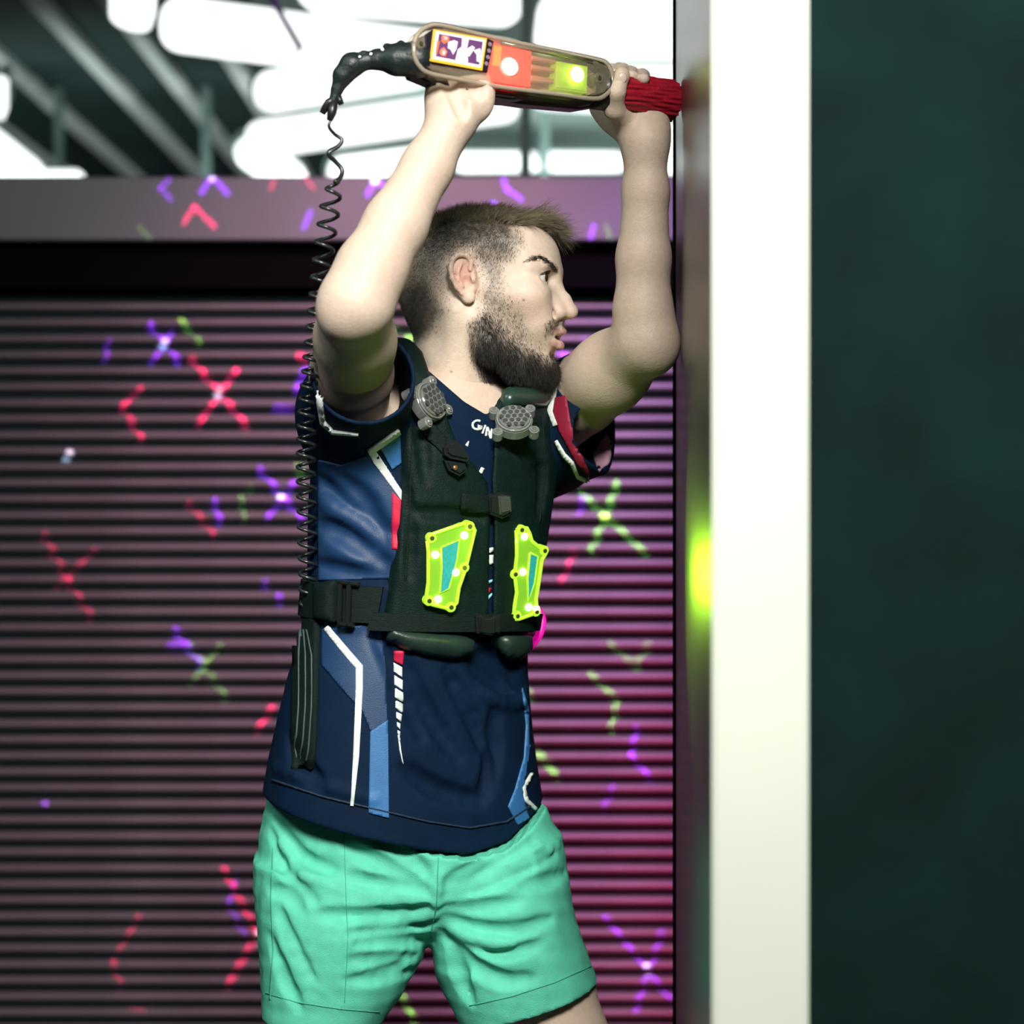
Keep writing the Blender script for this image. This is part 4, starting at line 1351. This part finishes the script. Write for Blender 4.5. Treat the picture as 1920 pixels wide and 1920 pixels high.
# lettering across the chest, partly under the vest
G = [(888 + 10 * math.cos(math.radians(a)) + 8 + (a - 180) * 0.01, 797 + 9 * math.sin(math.radians(a))) for a in range(-60, -331, -18)]
G = [(900, 790)] + [(895 + 9.5 * math.cos(math.radians(a)), 797 + 8.5 * math.sin(math.radians(a))) for a in (-70, -95, -120, -150, -180, -210, -240, -270, -300, -325)] + [(903, 800), (896, 799)]
pr(stroke(G, 3.6), M_w, .0002, 3, 'lettering')
pr(stroke([(904, 813), (910, 797)], 3.0), M_w, .0002, 3, 'lettering')
pr([(909, 817), (912, 800), (915.5, 801), (919, 812), (920.5, 804), (923.5, 805), (921, 823), (918, 822), (914, 811), (912, 818)], M_w, .0002, 3, 'lettering')
for q in ([(872, 834), (878, 827), (876, 838)], [(897, 886), (902, 876), (907, 878), (902, 888)], [(917, 1041), (924, 1040), (924, 1056), (917, 1058)], [(916, 1028), (923, 1026), (923, 1034), (916, 1036)],
          [(905, 1094), (922, 1086), (922, 1090), (905, 1099)], [(905, 1112), (913, 1120), (921, 1112), (921, 1116), (913, 1125), (905, 1117)]):
    pr(q, M_w if q[0][1] < 1090 else M_sky, .001, 5)
pr([(906, 1103), (913, 1100), (920, 1103), (913, 1113)], M_red, .001, 5)
# shorts: seams and hem stitching
M_seam = mat('mint_seam', (0.055, 0.40, 0.27), .75)


def ps(pts, w): return patch('seam', stroke(pts, w), SHO_BVH, .0007, M_seam, shorts, 8)


ps([(822, 1600), (820, 1660), (818, 1700), (806, 1760)], 2.5)
ps([(512, 1590), (508, 1680), (512, 1780), (506, 1875)], 2.5)
ps([(498, 1862), (560, 1880), (640, 1892), (712, 1898)], 2.0)
ps([(880, 1886), (960, 1868), (1040, 1842), (1108, 1812)], 2.0)
ps([(645, 1560), (648, 1660), (652, 1760), (646, 1880)], 1.5)

# ------------------------------------------------------------------ frames for hard parts


class Frame:
    def __init__(self, o, n, up=Vector((0, 0, 1))):
        self.o = Vector(o); self.n = Vector(n).normalized()
        self.v = (up - self.n * up.dot(self.n)).normalized(); self.u = self.v.cross(self.n)

    def px(self, x, y):
        d = P(x, y, 0) - CAM
        t = (self.o - CAM).dot(self.n) / d.dot(self.n)
        h = CAM + d * t - self.o
        return (h.dot(self.u), h.dot(self.v))

    def w(self, a, b, c=0.0): return self.o + self.u * a + self.v * b + self.n * c


def extr(fr, poly, z0, z1, bev=0.0, bm=None, local=False):
    b = bmesh.new() if bm is None else bm
    pts = poly if local else [fr.px(*p) for p in poly]
    t = bmesh.new()
    f = t.faces.new([t.verts.new((a, c, z0)) for a, c in pts])
    r = bmesh.ops.extrude_face_region(t, geom=[f])
    tv = [g for g in r['geom'] if isinstance(g, bmesh.types.BMVert)]
    for v in tv: v.co.z = z1
    if bev:
        tvs = set(tv)
        bmesh.ops.bevel(t, geom=[e for e in t.edges if e.verts[0] in tvs and e.verts[1] in tvs], offset=bev, segments=3, affect='EDGES')
    for v in t.verts: v.co = fr.w(*v.co)
    bmesh.ops.recalc_face_normals(t, faces=t.faces)
    me = bpy.data.meshes.new('t'); t.to_mesh(me); t.free(); b.from_mesh(me); bpy.data.meshes.remove(me)
    return b


def circ(c, r, n=16, ry=None, rot=0): return [(c[0] + r * math.cos(2 * math.pi * k / n + rot), c[1] + (ry or r) * math.sin(2 * math.pi * k / n + rot)) for k in range(n)]


def ball(c, r, sx=1, sy=1, sz=1, fr=None):
    bm = bmesh.new(); bmesh.ops.create_uvsphere(bm, u_segments=18, v_segments=12, radius=1)
    for v in bm.verts:
        v.co = c + (fr.u * v.co.x * r * sx + fr.v * v.co.y * r * sy + fr.n * v.co.z * r * sz if fr else v.co * r)
    return bm


# ------------------------------------------------------------------ vest fittings
M_web = mat('black_webbing', (0.0035, 0.0105, 0.0095), 0.6, spec=.2, noise=.3, nscale=120, bump=.5, bscale=300, stretch=(1, 1, 6))
M_plas = mat('black_plastic', (0.012, 0.014, 0.014), 0.22, spec=.6)
M_pad = mat('pad_vinyl', (0.014, 0.030, 0.024), 0.38, noise=.2, nscale=40, bump=.2, bscale=120)
M_glow = mat('glowing_green_plastic', (0.20, 0.42, 0.03), 0.25, emit=(0.30, 0.80, 0.03), estr=0.16, spec=.6)
M_rim = mat('glowing_green_rim', (0.35, 0.6, 0.03), 0.2, emit=(0.50, 1.0, 0.04), estr=0.62, spec=.6)
M_ledg = mat('led_yellow_green', (1, 1, .6), .3, emit=(0.78, 1.0, 0.22), estr=9.0)
M_tealp = mat('teal_plate', (0.02, 0.30, 0.30), .5, emit=(0.0, 0.28, 0.26), estr=.25, noise=.2, nscale=300)
M_screw = mat('screw_steel', (0.20, 0.22, 0.12), .3, .8)


def belt(name, phis, zc, half, off, material, parent):
    V = []; F = []
    prof = [(-1, -.004), (-1, .0), (-.97, .003), (.97, .003), (1, 0), (1, -.004)]
    for i, ph in enumerate(phis):
        for (s, o) in prof:
            V.append(tuple(torso_pt(ph, zc(ph) + s * half(ph) * (1 if abs(s) == 1 else 1), off(ph) + o)))
    m = len(prof)
    for i in range(len(phis) - 1):
        for k in range(m): F.append((i * m + k, i * m + (k + 1) % m, (i + 1) * m + (k + 1) % m, (i + 1) * m + k))
    F.append(tuple(range(m))); F.append(tuple(range((len(phis) - 1) * m, len(phis) * m)))
    me = bpy.data.meshes.new(name); me.from_pydata(V, [], F); me.update()
    bm = bmesh.new(); bm.from_mesh(me)
    return obj(name, bm, material, parent)


rd = math.radians
belt('waist_belt', [rd(a) for a in range(-190, -43, 5)], lambda p: P(0, 1128 + (math.degrees(p) + 75) * .15, -.1).z, lambda p: .0235, lambda p: .005, M_web, vest)
belt('front_strap', [rd(a) for a in range(-48, 56, 4)], lambda p: P(0, 1158 + (math.degrees(p) + 20) * .14).z, lambda p: .0115, lambda p: .015, M_web, vest)
belt('waist_belt', [rd(a) for a in range(60, 172, 5)], lambda p: P(0, 1160).z, lambda p: .02, lambda p: .005, M_web, vest)
patch('belt_end', [(597, 1094), (634, 1092), (634, 1166), (598, 1160)], SHIRT_BVH, .010, M_web, vest, 8, .006, 10)
# slide buckle
h, n = surf(653, 1130, SHIRT_BVH); fr = Frame(h + n * .012, n + Vector((0, -.4, 0)))
bm = bmesh.new()
for q in ([(636, 1088), (674, 1092), (674, 1099), (636, 1095)], [(634, 1165), (664, 1168), (664, 1176), (634, 1173)], [(636, 1088), (643, 1088), (641, 1174), (634, 1174)], [(652, 1090), (660, 1091), (657, 1174), (650, 1174)]):
    extr(fr, q, -.004, .006, .0015, bm)
obj('slide_buckle', bm, M_plas, vest)
# hanging webbing end
hang = patch('hanging_strap', [(578, 1150), (600, 1166), (598, 1300), (594, 1400), (589, 1440), (547, 1443), (553, 1350), (557, 1210), (562, 1172)], SHIRT_BVH, .007, M_web, vest, 9)
for dx in (10, 22, 33):
    patch('stitching', stroke([(566 + dx * .5, 1180), (558 + dx, 1230), (557 + dx, 1320), (549 + dx, 1425)], 2.2), SHIRT_BVH, .0082, mat('webbing_stripe', (0.035, 0.060, 0.052), .6), hang, 10)
# pads along the lower edge
patch('hip_pad', [(722, 1168), (760, 1176), (860, 1190), (884, 1200), (882, 1222), (852, 1236), (800, 1230), (752, 1216), (728, 1196)], SHIRT_BVH, .006, M_pad, vest, 7, .016, 22)
patch('hip_pad', [(930, 1190), (984, 1188), (986, 1220), (968, 1236), (944, 1226), (930, 1210)], SHIRT_BVH, .006, M_pad, vest, 7, .014, 18)
patch('collar_pad', [(938, 750), (946, 733), (1000, 726), (1030, 726), (1036, 744), (1022, 762), (985, 764), (944, 764)], VEST_BVH, .003, mat('collar_vinyl', (0.02, 0.045, 0.033), .28, spec=.6, bump=.3, bscale=60), vest, 6, .014, 16)
patch('quilt_line', stroke([(768, 700), (772, 820), (768, 960), (760, 1090)], 3), VEST_BVH, .0012, M_web, vest, 10)
patch('quilt_line', stroke([(1018, 780), (1022, 880), (1012, 980)], 3), VEST_BVH, .0012, M_web, vest, 10)
# shoulder strap buckle
h, n = surf(850, 852, VEST_BVH); fr = Frame(h, n + Vector((0.1, -.5, .1)))
bk = obj('strap_buckle', extr(fr, [(826, 842), (833, 832), (850, 828), (866, 846), (874, 862), (868, 868), (838, 862), (828, 855)], -.004, .016, .004), M_plas, vest)
obj('buckle_loop', extr(fr, [(829, 864), (868, 870), (872, 884), (858, 894), (838, 884)], -.004, .010, .003), M_web, bk)
obj('rivet', ball(fr.w(*fr.px(848, 879), .011), .0035, 1, 1, .5, fr), mat('copper_rivet', (.25, .12, .06), .35, .6), bk)
patch('webbing', stroke([(800, 800), (820, 822), (842, 846)], 26), VEST_BVH, .004, M_web, vest, 8)
# sternum strap
patch('sternum_strap', [(864, 924), (916, 930), (916, 962), (862, 954)], VEST_BVH, .005, M_web, vest, 8)
h, n = surf(930, 946, SHIRT_BVH); fr = Frame(h + n * .014, n + Vector((0, -.6, 0)))
bk = obj('sternum_buckle', extr(fr, [(908, 928), (930, 922), (950, 926), (955, 944), (950, 966), (936, 972), (910, 962)], -.004, .012, .004), M_plas, vest)
obj('buckle_face', extr(fr, [(926, 929), (949, 930), (951, 958), (929, 964)], .010, .0145, .002), mat('buckle_face', (.05, .055, .05), .15, spec=.8), bk)
# waist buckle
h, n = surf(910, 1168, SHIRT_BVH); fr = Frame(h + n * .022, n + Vector((0, -.5, 0)))
bk = obj('waist_buckle', extr(fr, [(888, 1154), (897, 1150), (906, 1156), (916, 1156), (926, 1150), (934, 1154), (933, 1186), (918, 1190), (890, 1186)], -.006, .009, .003), M_plas, vest)
for q in ([(895, 1158), (901, 1158), (900, 1184), (894, 1182)], [(922, 1158), (928, 1158), (927, 1184), (921, 1184)]):
    obj('prong', extr(fr, q, .008, .012, .001), M_plas, bk)
# pink cord loop behind the waist, with a glow added to its colour
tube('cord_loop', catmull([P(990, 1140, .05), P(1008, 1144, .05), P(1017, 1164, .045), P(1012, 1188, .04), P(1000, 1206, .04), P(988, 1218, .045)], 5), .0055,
     mat('pink_cord_glow', (0.85, 0.02, 0.42), .4, emit=(1.0, 0.0, 0.45), estr=.5), vest, 8)


def led_pack(outer, window, lugs, leds, cx, cy, tilt, label):
    h, n = surf(cx, cy, VEST_BVH)
    fr = Frame(h + n * .001, n + Vector(tilt))
    body_ = obj('led_pack', extr(fr, outer, -.006, .010, .003), M_glow, vest)
    body_['label'] = label
    pts = [fr.w(*fr.px(*p), .010) for p in outer]
    tube('rim', pts + [pts[0]], .0026, M_rim, body_, 8)
    obj('window_plate', extr(fr, [(cx + (x - cx) * 1.12 - 1, cy + (y - cy) * 1.08) for x, y in window], .009, .0115, .0008), M_tealp, body_)
    wp = [fr.w(*fr.px(cx + (p[0] - cx) * 1.12 - 1, cy + (p[1] - cy) * 1.08), .0105) for p in window]
    tube('window_rim', wp + [wp[0]], .0016, M_rim, body_, 6)
    for p in lugs:
        c = fr.px(*p)
        obj('lug', extr(fr, circ(c, .0066, 16), -.005, .0125, .0015, None, True), M_rim, body_)
        obj('screw', extr(fr, circ(c, .0030, 10), .012, .0138, .0005, None, True), M_screw, body_)
    for p in leds:
        obj('led', ball(fr.w(*fr.px(*p), .0105), .0052, 1, 1, .6, fr), M_ledg, body_)
    return fr


led_pack([(797, 1012), (806, 1000), (864, 980), (880, 980), (886, 992), (874, 1042), (868, 1066), (856, 1100), (852, 1128), (842, 1140), (806, 1131), (794, 1124), (799, 1090), (799, 1032)],
         [(825, 1027), (855, 1014), (851, 1050), (838, 1098), (823, 1106), (826, 1060)],
         [(805, 1007), (876, 985), (866, 1062), (800, 1124), (841, 1136)], [(866, 1002), (812, 1038), (850, 1071), (817, 1121)], 836, 1060, (0, -.5, 0),
         'glowing yellow-green pack on the nearer half of the vest')
led_pack([(961, 992), (968, 987), (981, 988), (986, 998), (990, 1012), (1004, 1024), (1014, 1024), (1016, 1036), (1009, 1048), (1003, 1090), (998, 1120), (1000, 1140), (992, 1149), (966, 1158), (956, 1154), (958, 1132), (962, 1108), (958, 1074), (962, 1040)],
         [(987, 1037), (1000, 1043), (994, 1090), (984, 1120), (983, 1080)],
         [(970, 991), (1013, 1030), (958, 1074), (962, 1152), (998, 1144)], [(976, 1004), (973, 1070), (984, 1136), (998, 1139)], 985, 1072, (-.15, -.55, 0),
         'glowing yellow-green pack at the far edge of the vest')
lp = bpy.data.lights.new('led_light', 'POINT'); lp.energy = 0.22; lp.color = (0.5, 1.0, 0.05); lp.shadow_soft_size = .02
lo = bpy.data.objects.new('led_light', lp); COL.objects.link(lo); lo.location = P(1004, 1075, -.215)
spot('partition_green_fill', P(1012, 1075, -.205), P(1298, 1075, -.46), 10.0, (0.45, 1.0, 0.02), 80, 1.0, .02)  # added spot that puts the green glow on the partition side

# clear sensor domes on the straps
M_clear = clear_plastic('clear_sensor_plastic', (0.80, 0.83, 0.80), .35, (0.50, 0.52, 0.48), .15)
M_clear2 = clear_plastic('clear_sensor_lens', (0.85, 0.87, 0.85), .22, (0.65, 0.66, 0.62), .08)
M_hole = mat('sensor_cell', (0.05, 0.06, 0.055), .3)


def sensor(o, n, up, sc, label):
    fr = Frame(o, n, up)
    r = .0225 * sc
    base = obj('sensor_dome', extr(fr, circ((0, 0), r * 1.08, 28), -.010, .004, .002, None, True), M_clear, vest)
    base['label'] = label
    obj('lens', extr(fr, circ((0, 0), r * .90, 28), .004, .0095, .003, None, True), M_clear2, base)
    ring = [fr.w(math.cos(a) * r * .98, math.sin(a) * r * .98, .0045) for a in np.linspace(0, 2 * math.pi, 33)]
    tube('ring', ring, .0017, M_clear2, base, 6)
    for i in range(-2, 3):
        for j in range(-2, 3):
            x = (i + j * .5) * r * .37; y = j * r * .32
            if math.hypot(x, y) > r * .78: continue
            obj('cell', extr(fr, circ((x, y), r * .145, 6, rot=.52), .0088, .0104, .0, None, True), M_hole, base)
    for a in (42, 138, 222, 318):
        c = (math.cos(rd(a)) * r * 1.42, math.sin(rd(a)) * r * 1.28)
        m = (c[0] * .8, c[1] * .8)
        obj('lug', extr(fr, circ(c, r * .30, 14), -.010, .004, .002, None, True), M_clear, base)
        obj('lug_screw', extr(fr, circ(c, r * .13, 10), .004, .0055, .0006, None, True), mat('sensor_screw', (.35, .35, .33), .3, .7), base)
    return base


h, n = surf(968, 785, VEST_BVH)
sensor(h + Vector((-.003, -.026, -.004)), Vector((.05, -.74, .67)), Vector((-.06, 0, 1)), 1.0, 'clear sensor dome with hexagonal cells facing the camera')
h, n = surf(806, 760, VEST_BVH)
sensor(h + Vector((.0, -.012, .004)), Vector((.70, -.56, .34)), Vector((-.45, -.1, .85)), 1.08, 'clear sensor dome seen from the side on the nearer strap')

# ------------------------------------------------------------------ phaser
G0, G1 = P(770, 92, -.372), P(1140, 152, -.196)
ge = (G1 - G0).normalized()
gn = Vector((0, -1, .05)); gn = (gn - ge * gn.dot(ge)).normalized()
fr = Frame((G0 + G1) / 2, gn)
gun = empty('laser_tag_phaser', tuple((G0 + G1) / 2), 'clear-cased laser tag phaser with small screen and red grip held overhead', 'phaser')
M_gblack = mat('phaser_shell', (0.014, 0.013, 0.016), .35)
M_case = clear_plastic('clear_case', (0.94, 0.91, 0.84), .16, (0.78, 0.66, 0.48), .10)
OUT = [(769, 86), (776, 67), (795, 53), (822, 51), (915, 73), (1010, 93), (1108, 113), (1130, 122), (1140, 142), (1138, 166), (1126, 182), (1104, 188), (1040, 180), (930, 166), (860, 153), (800, 141), (780, 128), (770, 108)]
BACK = [(776, 94), (806, 62), (910, 84), (1114, 124), (1142, 142), (1148, 165), (1136, 194), (1100, 200), (1000, 191), (930, 181), (860, 166), (792, 138)]
obj('back_shell', extr(fr, BACK, -.034, -.012, .004), M_gblack, gun)
obj('inner_board', extr(fr, [(785, 80), (800, 64), (912, 86), (1104, 122), (1128, 140), (1124, 170), (1104, 178), (930, 158), (800, 132), (786, 116)], -.012, -.008), mat('amber_board', (.80, .55, .33), .35, noise=.5, nscale=70, spec=.6, stretch=(1, 1, 4)), gun)
obj('case', extr(fr, OUT, -.012, .010, .004), M_case, gun)
rim = [fr.w(*fr.px(*p), .008) for p in OUT]
tube('case_rim', catmull(rim + [rim[0]], 4), .0030, clear_plastic('case_rim', (0.85, 0.80, 0.72), .45, (0.66, 0.55, 0.42), .12), gun, 8)
pts = [fr.w(*fr.px(*p), .0105) for p in ((930, 84), (1010, 101), (1100, 120))]
tube('case_ridge', pts, .0024, M_case, gun, 8)
bez = obj('screen_bezel', extr(fr, [(786, 70), (800, 60), (905, 77), (915, 82), (903, 140), (800, 124), (787, 112)], .0095, .0125, .001), mat('bezel', (.016, .012, .02), .3), gun)
lit = lambda nme, c, s: mat(nme, (0.02, 0.02, 0.02), .4, emit=c, estr=s)
obj('screen_frame', extr(fr, [(801, 60), (901, 77), (892, 137), (794, 119)], .0125, .0138, .0005), lit('screen_yellow', (1.0, .52, .02), 1.5), bez)
obj('screen_border', extr(fr, [(805, 64), (897, 80), (888, 132), (798, 115)], .0138, .0143), lit('screen_white', (1.0, .93, .95), 1.6), bez)
obj('screen_image', extr(fr, [(810, 69), (892, 84), (885, 127), (804, 111)], .0143, .0147), lit('screen_purple', (.20, .05, .22), 1.0), bez)
W = lit('screen_figures', (1.0, .80, .92), 1.5); Or = lit('screen_orange', (1.0, .22, .06), 1.3)
for q, m_ in (([(853, 74), (866, 77), (862, 96), (864, 122), (840, 119), (845, 98), (852, 93)], W), ([(863, 96), (872, 91), (877, 95), (870, 106), (866, 112), (862, 108)], W),
              ([(827, 84), (838, 81), (845, 84), (842, 98), (836, 108), (831, 98), (826, 96)], W), ([(813, 97), (819, 94), (825, 102), (822, 111), (814, 110), (810, 104)], Or),
              ([(815, 99), (820, 98), (823, 104), (819, 109), (814, 106)], W), ([(815, 72), (828, 74), (829, 82), (820, 88), (814, 83)], Or), ([(817, 73), (825, 75), (825, 80), (818, 82)], W),
              ([(874, 100), (886, 96), (888, 100), (885, 122), (880, 120), (880, 108)], W), ([(806, 82), (811, 83), (806, 108), (803, 107)], Or)):
    obj('screen_glyph', extr(fr, q, .0147, .0150), m_, bez)
for (x, y) in ((907, 88), (905, 100), (903, 112), (900, 124)):
    obj('side_key', extr(fr, circ(fr.px(x, y), .0028, 8), .0125, .0136, .0004, None, True), mat('side_key', (.25, .18, .24), .4), bez)
red = obj('red_lens', extr(fr, [(917, 82), (990, 99), (988, 164), (913, 152)], -.008, .0088, .002), mat('red_lens', (.75, .04, .03), .25, emit=(1.0, .03, .02), estr=1.7, noise=.3, nscale=60), gun)
obj('led', ball(fr.w(*fr.px(945, 129), .012), .0105, 1.1, 1, .45, fr), mat('red_led', (1, .8, .7), .3, emit=(1.0, .52, .42), estr=7), red)
obj('reflector', extr(fr, [(918, 88), (932, 91), (928, 128), (914, 126)], .0088, .0098), mat('orange_reflector', (.8, .25, .05), .3, emit=(1, .35, .05), estr=.6), red)
grn = obj('green_halo', extr(fr, [(1040, 116), (1098, 126), (1096, 176), (1036, 168)], -.008, .006, .002), mat('green_halo', (.35, .45, .05), .25, emit=(.36, .62, .01), estr=.6, noise=.4, nscale=50), gun)  # glowing plate stands in for the halo round the green LED
obj('led', ball(fr.w(*fr.px(1073, 143), .0100), .0100, 1, 1, .45, fr), mat('green_led', (1, 1, .6), .3, emit=(.62, 1.0, .12), estr=9), grn)
for q in ([(994, 104), (1040, 112), (1039, 120), (993, 113)], [(993, 122), (1038, 130), (1037, 137), (992, 131)], [(992, 142), (1036, 149), (1035, 158), (990, 154)]):
    obj('board_rail', extr(fr, q, -.008, .004, .001), mat('board_rail', (.62, .32, .20), .3, spec=.7), gun)
for (x, y) in ((779, 86), (1113, 150)):
    c = fr.px(x, y)
    b_ = obj('screw_boss', extr(fr, circ(c, .0070, 16), -.008, .0112, .001, None, True), M_case, gun)
    obj('screw', extr(fr, circ(c, .0030, 10), .0112, .0126, .0004, None, True), M_screw, b_)
# underside block and trigger
obj('trigger_block', extr(fr, [(868, 160), (905, 166), (955, 172), (985, 186), (960, 188), (915, 182), (872, 172)], -.030, .000, .003), M_gblack, gun)
# red ribbed grip
ga, gb = P(1134, 170, -.182), P(1258, 190, -.128)
gd = (gb - ga).normalized()
gv = Vol(tuple(np.minimum(ga, gb) - .045), tuple(np.maximum(ga, gb) + .045), .0014)
a0 = ga + gd * .014
X, Y, Z = gv.grid()
t = (X - a0.x) * gd.x + (Y - a0.y) * gd.y + (Z - a0.z) * gd.z
u_ = Vector((0, 0, 1)); u_ = (u_ - gd * u_.dot(gd)).normalized(); s_ = gd.cross(u_)
cu = (X - a0.x) * u_.x + (Y - a0.y) * u_.y + (Z - a0.z) * u_.z; cs = (X - a0.x) * s_.x + (Y - a0.y) * s_.y + (Z - a0.z) * s_.z
ang = np.arctan2(cs, cu)
Lg = (gb - a0).length
rad = .0245 + .0022 * t / Lg + .0009 * np.sin(ang * 22 + 2.2 * np.sin(t * 60)) + .0007 * np.sin(ang * 31 + t * 90)
gv.D = np.maximum(np.sqrt(cu ** 2 + cs ** 2) - rad, np.abs(t - Lg / 2) - Lg / 2).astype(np.float32)
V, F = gv.mesh()
obj('grip', mesh_np('grip', V, F), mat('red_grip', (0.36, 0.006, 0.022), .5, noise=.25, nscale=90, bump=.3, bscale=200), gun)
tube('grip_collar', [fr.w(*fr.px(1128, 160), -.016), ga + gd * .016], [.026, .025], M_gblack, gun, 20)

# cable boot
bv = Vol((-0.245, -0.43, 1.775), (-0.095, -0.31, 1.90), .0016)
Q = lambda x, y, d=-.358: P(x, y, d)
bv.chain([Q(782, 112), Q(742, 112), Q(712, 111)], [.0215, .0185, .0120], .006)
bv.chain([Q(712, 112), Q(686, 114), Q(660, 122), Q(643, 142), Q(632, 168), Q(624, 190)], [.0120, .0105, .0145, .0120, .0070, .0050], .004)
for (x, y, r) in ((752, 82, .004), (726, 88, .0045), (704, 98, .0035), (682, 101, .004), (664, 105, .004), (650, 116, .004), (640, 134, .004), (634, 152, .0035)):
    bv.ell(Q(x, y), (r * 1.2, .008, r), .002)
for (x, y) in ((716, 90), (694, 98), (673, 103)):
    bv.chain([P(x, y, -.385), P(x + 3, y + 6, -.335)], [.002, .002], .002, 'sub')
V, F = bv.mesh()
obj('cable_boot', mesh_np('cable_boot', V, F), mat('boot_rubber', (.010, .016, .016), .45, bump=.4, bscale=150), gun)
tube('boot_tab', [Q(628, 186), Q(616, 192), Q(604, 212)], [.005, .0045, .0038], M_gblack, gun, 8)
tube('boot_tab', [Q(634, 180), Q(640, 196)], [.004, .0034], M_gblack, gun, 8)
tube('boot_tip', [Q(626, 188), Q(622, 212), Q(618, 226)], [.0052, .0055, .0035], M_gblack, gun, 8)

# coiled cable from the phaser down to the back of the belt
loose = catmull([Q(620, 224), P(617, 238, -.358), P(628, 252, -.352), P(641, 262, -.350), P(634, 275, -.352), P(616, 288, -.356), P(628, 302, -.35), P(641, 318, -.348), P(638, 334, -.352), P(628, 342, -.36)], 7)
axis = catmull([P(627, 338, -.355), P(617, 400, -.34), P(606, 480, -.325), P(598, 560, -.305), P(590, 640, -.275), P(582, 720, -.235), P(576, 800, -.19), P(574, 880, -.15), P(575, 960, -.12), P(577, 1040, -.10), P(578, 1100, -.085), P(573, 1146, -.07)], 12)
cl = [0]
for a, b in zip(axis[:-1], axis[1:]): cl.append(cl[-1] + (b - a).length)
turns = 28; N_ = turns * 16
coil = []
for i in range(N_ + 1):
    t = i / N_; s = t * cl[-1]
    k = min(max(int(np.searchsorted(cl, s)) - 1, 0), len(axis) - 2)
    f_ = (s - cl[k]) / (cl[k + 1] - cl[k])
    c = axis[k].lerp(axis[k + 1], f_)
    an = 2 * math.pi * turns * t + .3
    R_ = .0112 * min(1, .5 + t * 12, .35 + (1 - t) * 18)
    coil.append(c + Vector((math.cos(an) * R_, math.sin(an) * R_, 0)))
cab = empty('coiled_cable', tuple(P(573, 1146, -.07)), 'black coiled cable hanging from the phaser to the belt', 'cable')
M_cab = mat('cable_rubber', (.014, .018, .018), .3, spec=.7)
nl = len(loose)
tube('cable_lead', loose, [.0016 + .0012 * min(1, i / (nl * .5)) for i in range(nl)], M_cab, cab, 8)
tube('coil', coil, .0024, M_cab, cab, 7)
tube('cable_end', catmull([coil[-1], P(570, 1156, -.06), P(580, 1166, -.075)], 5), .0026, M_cab, cab, 7)
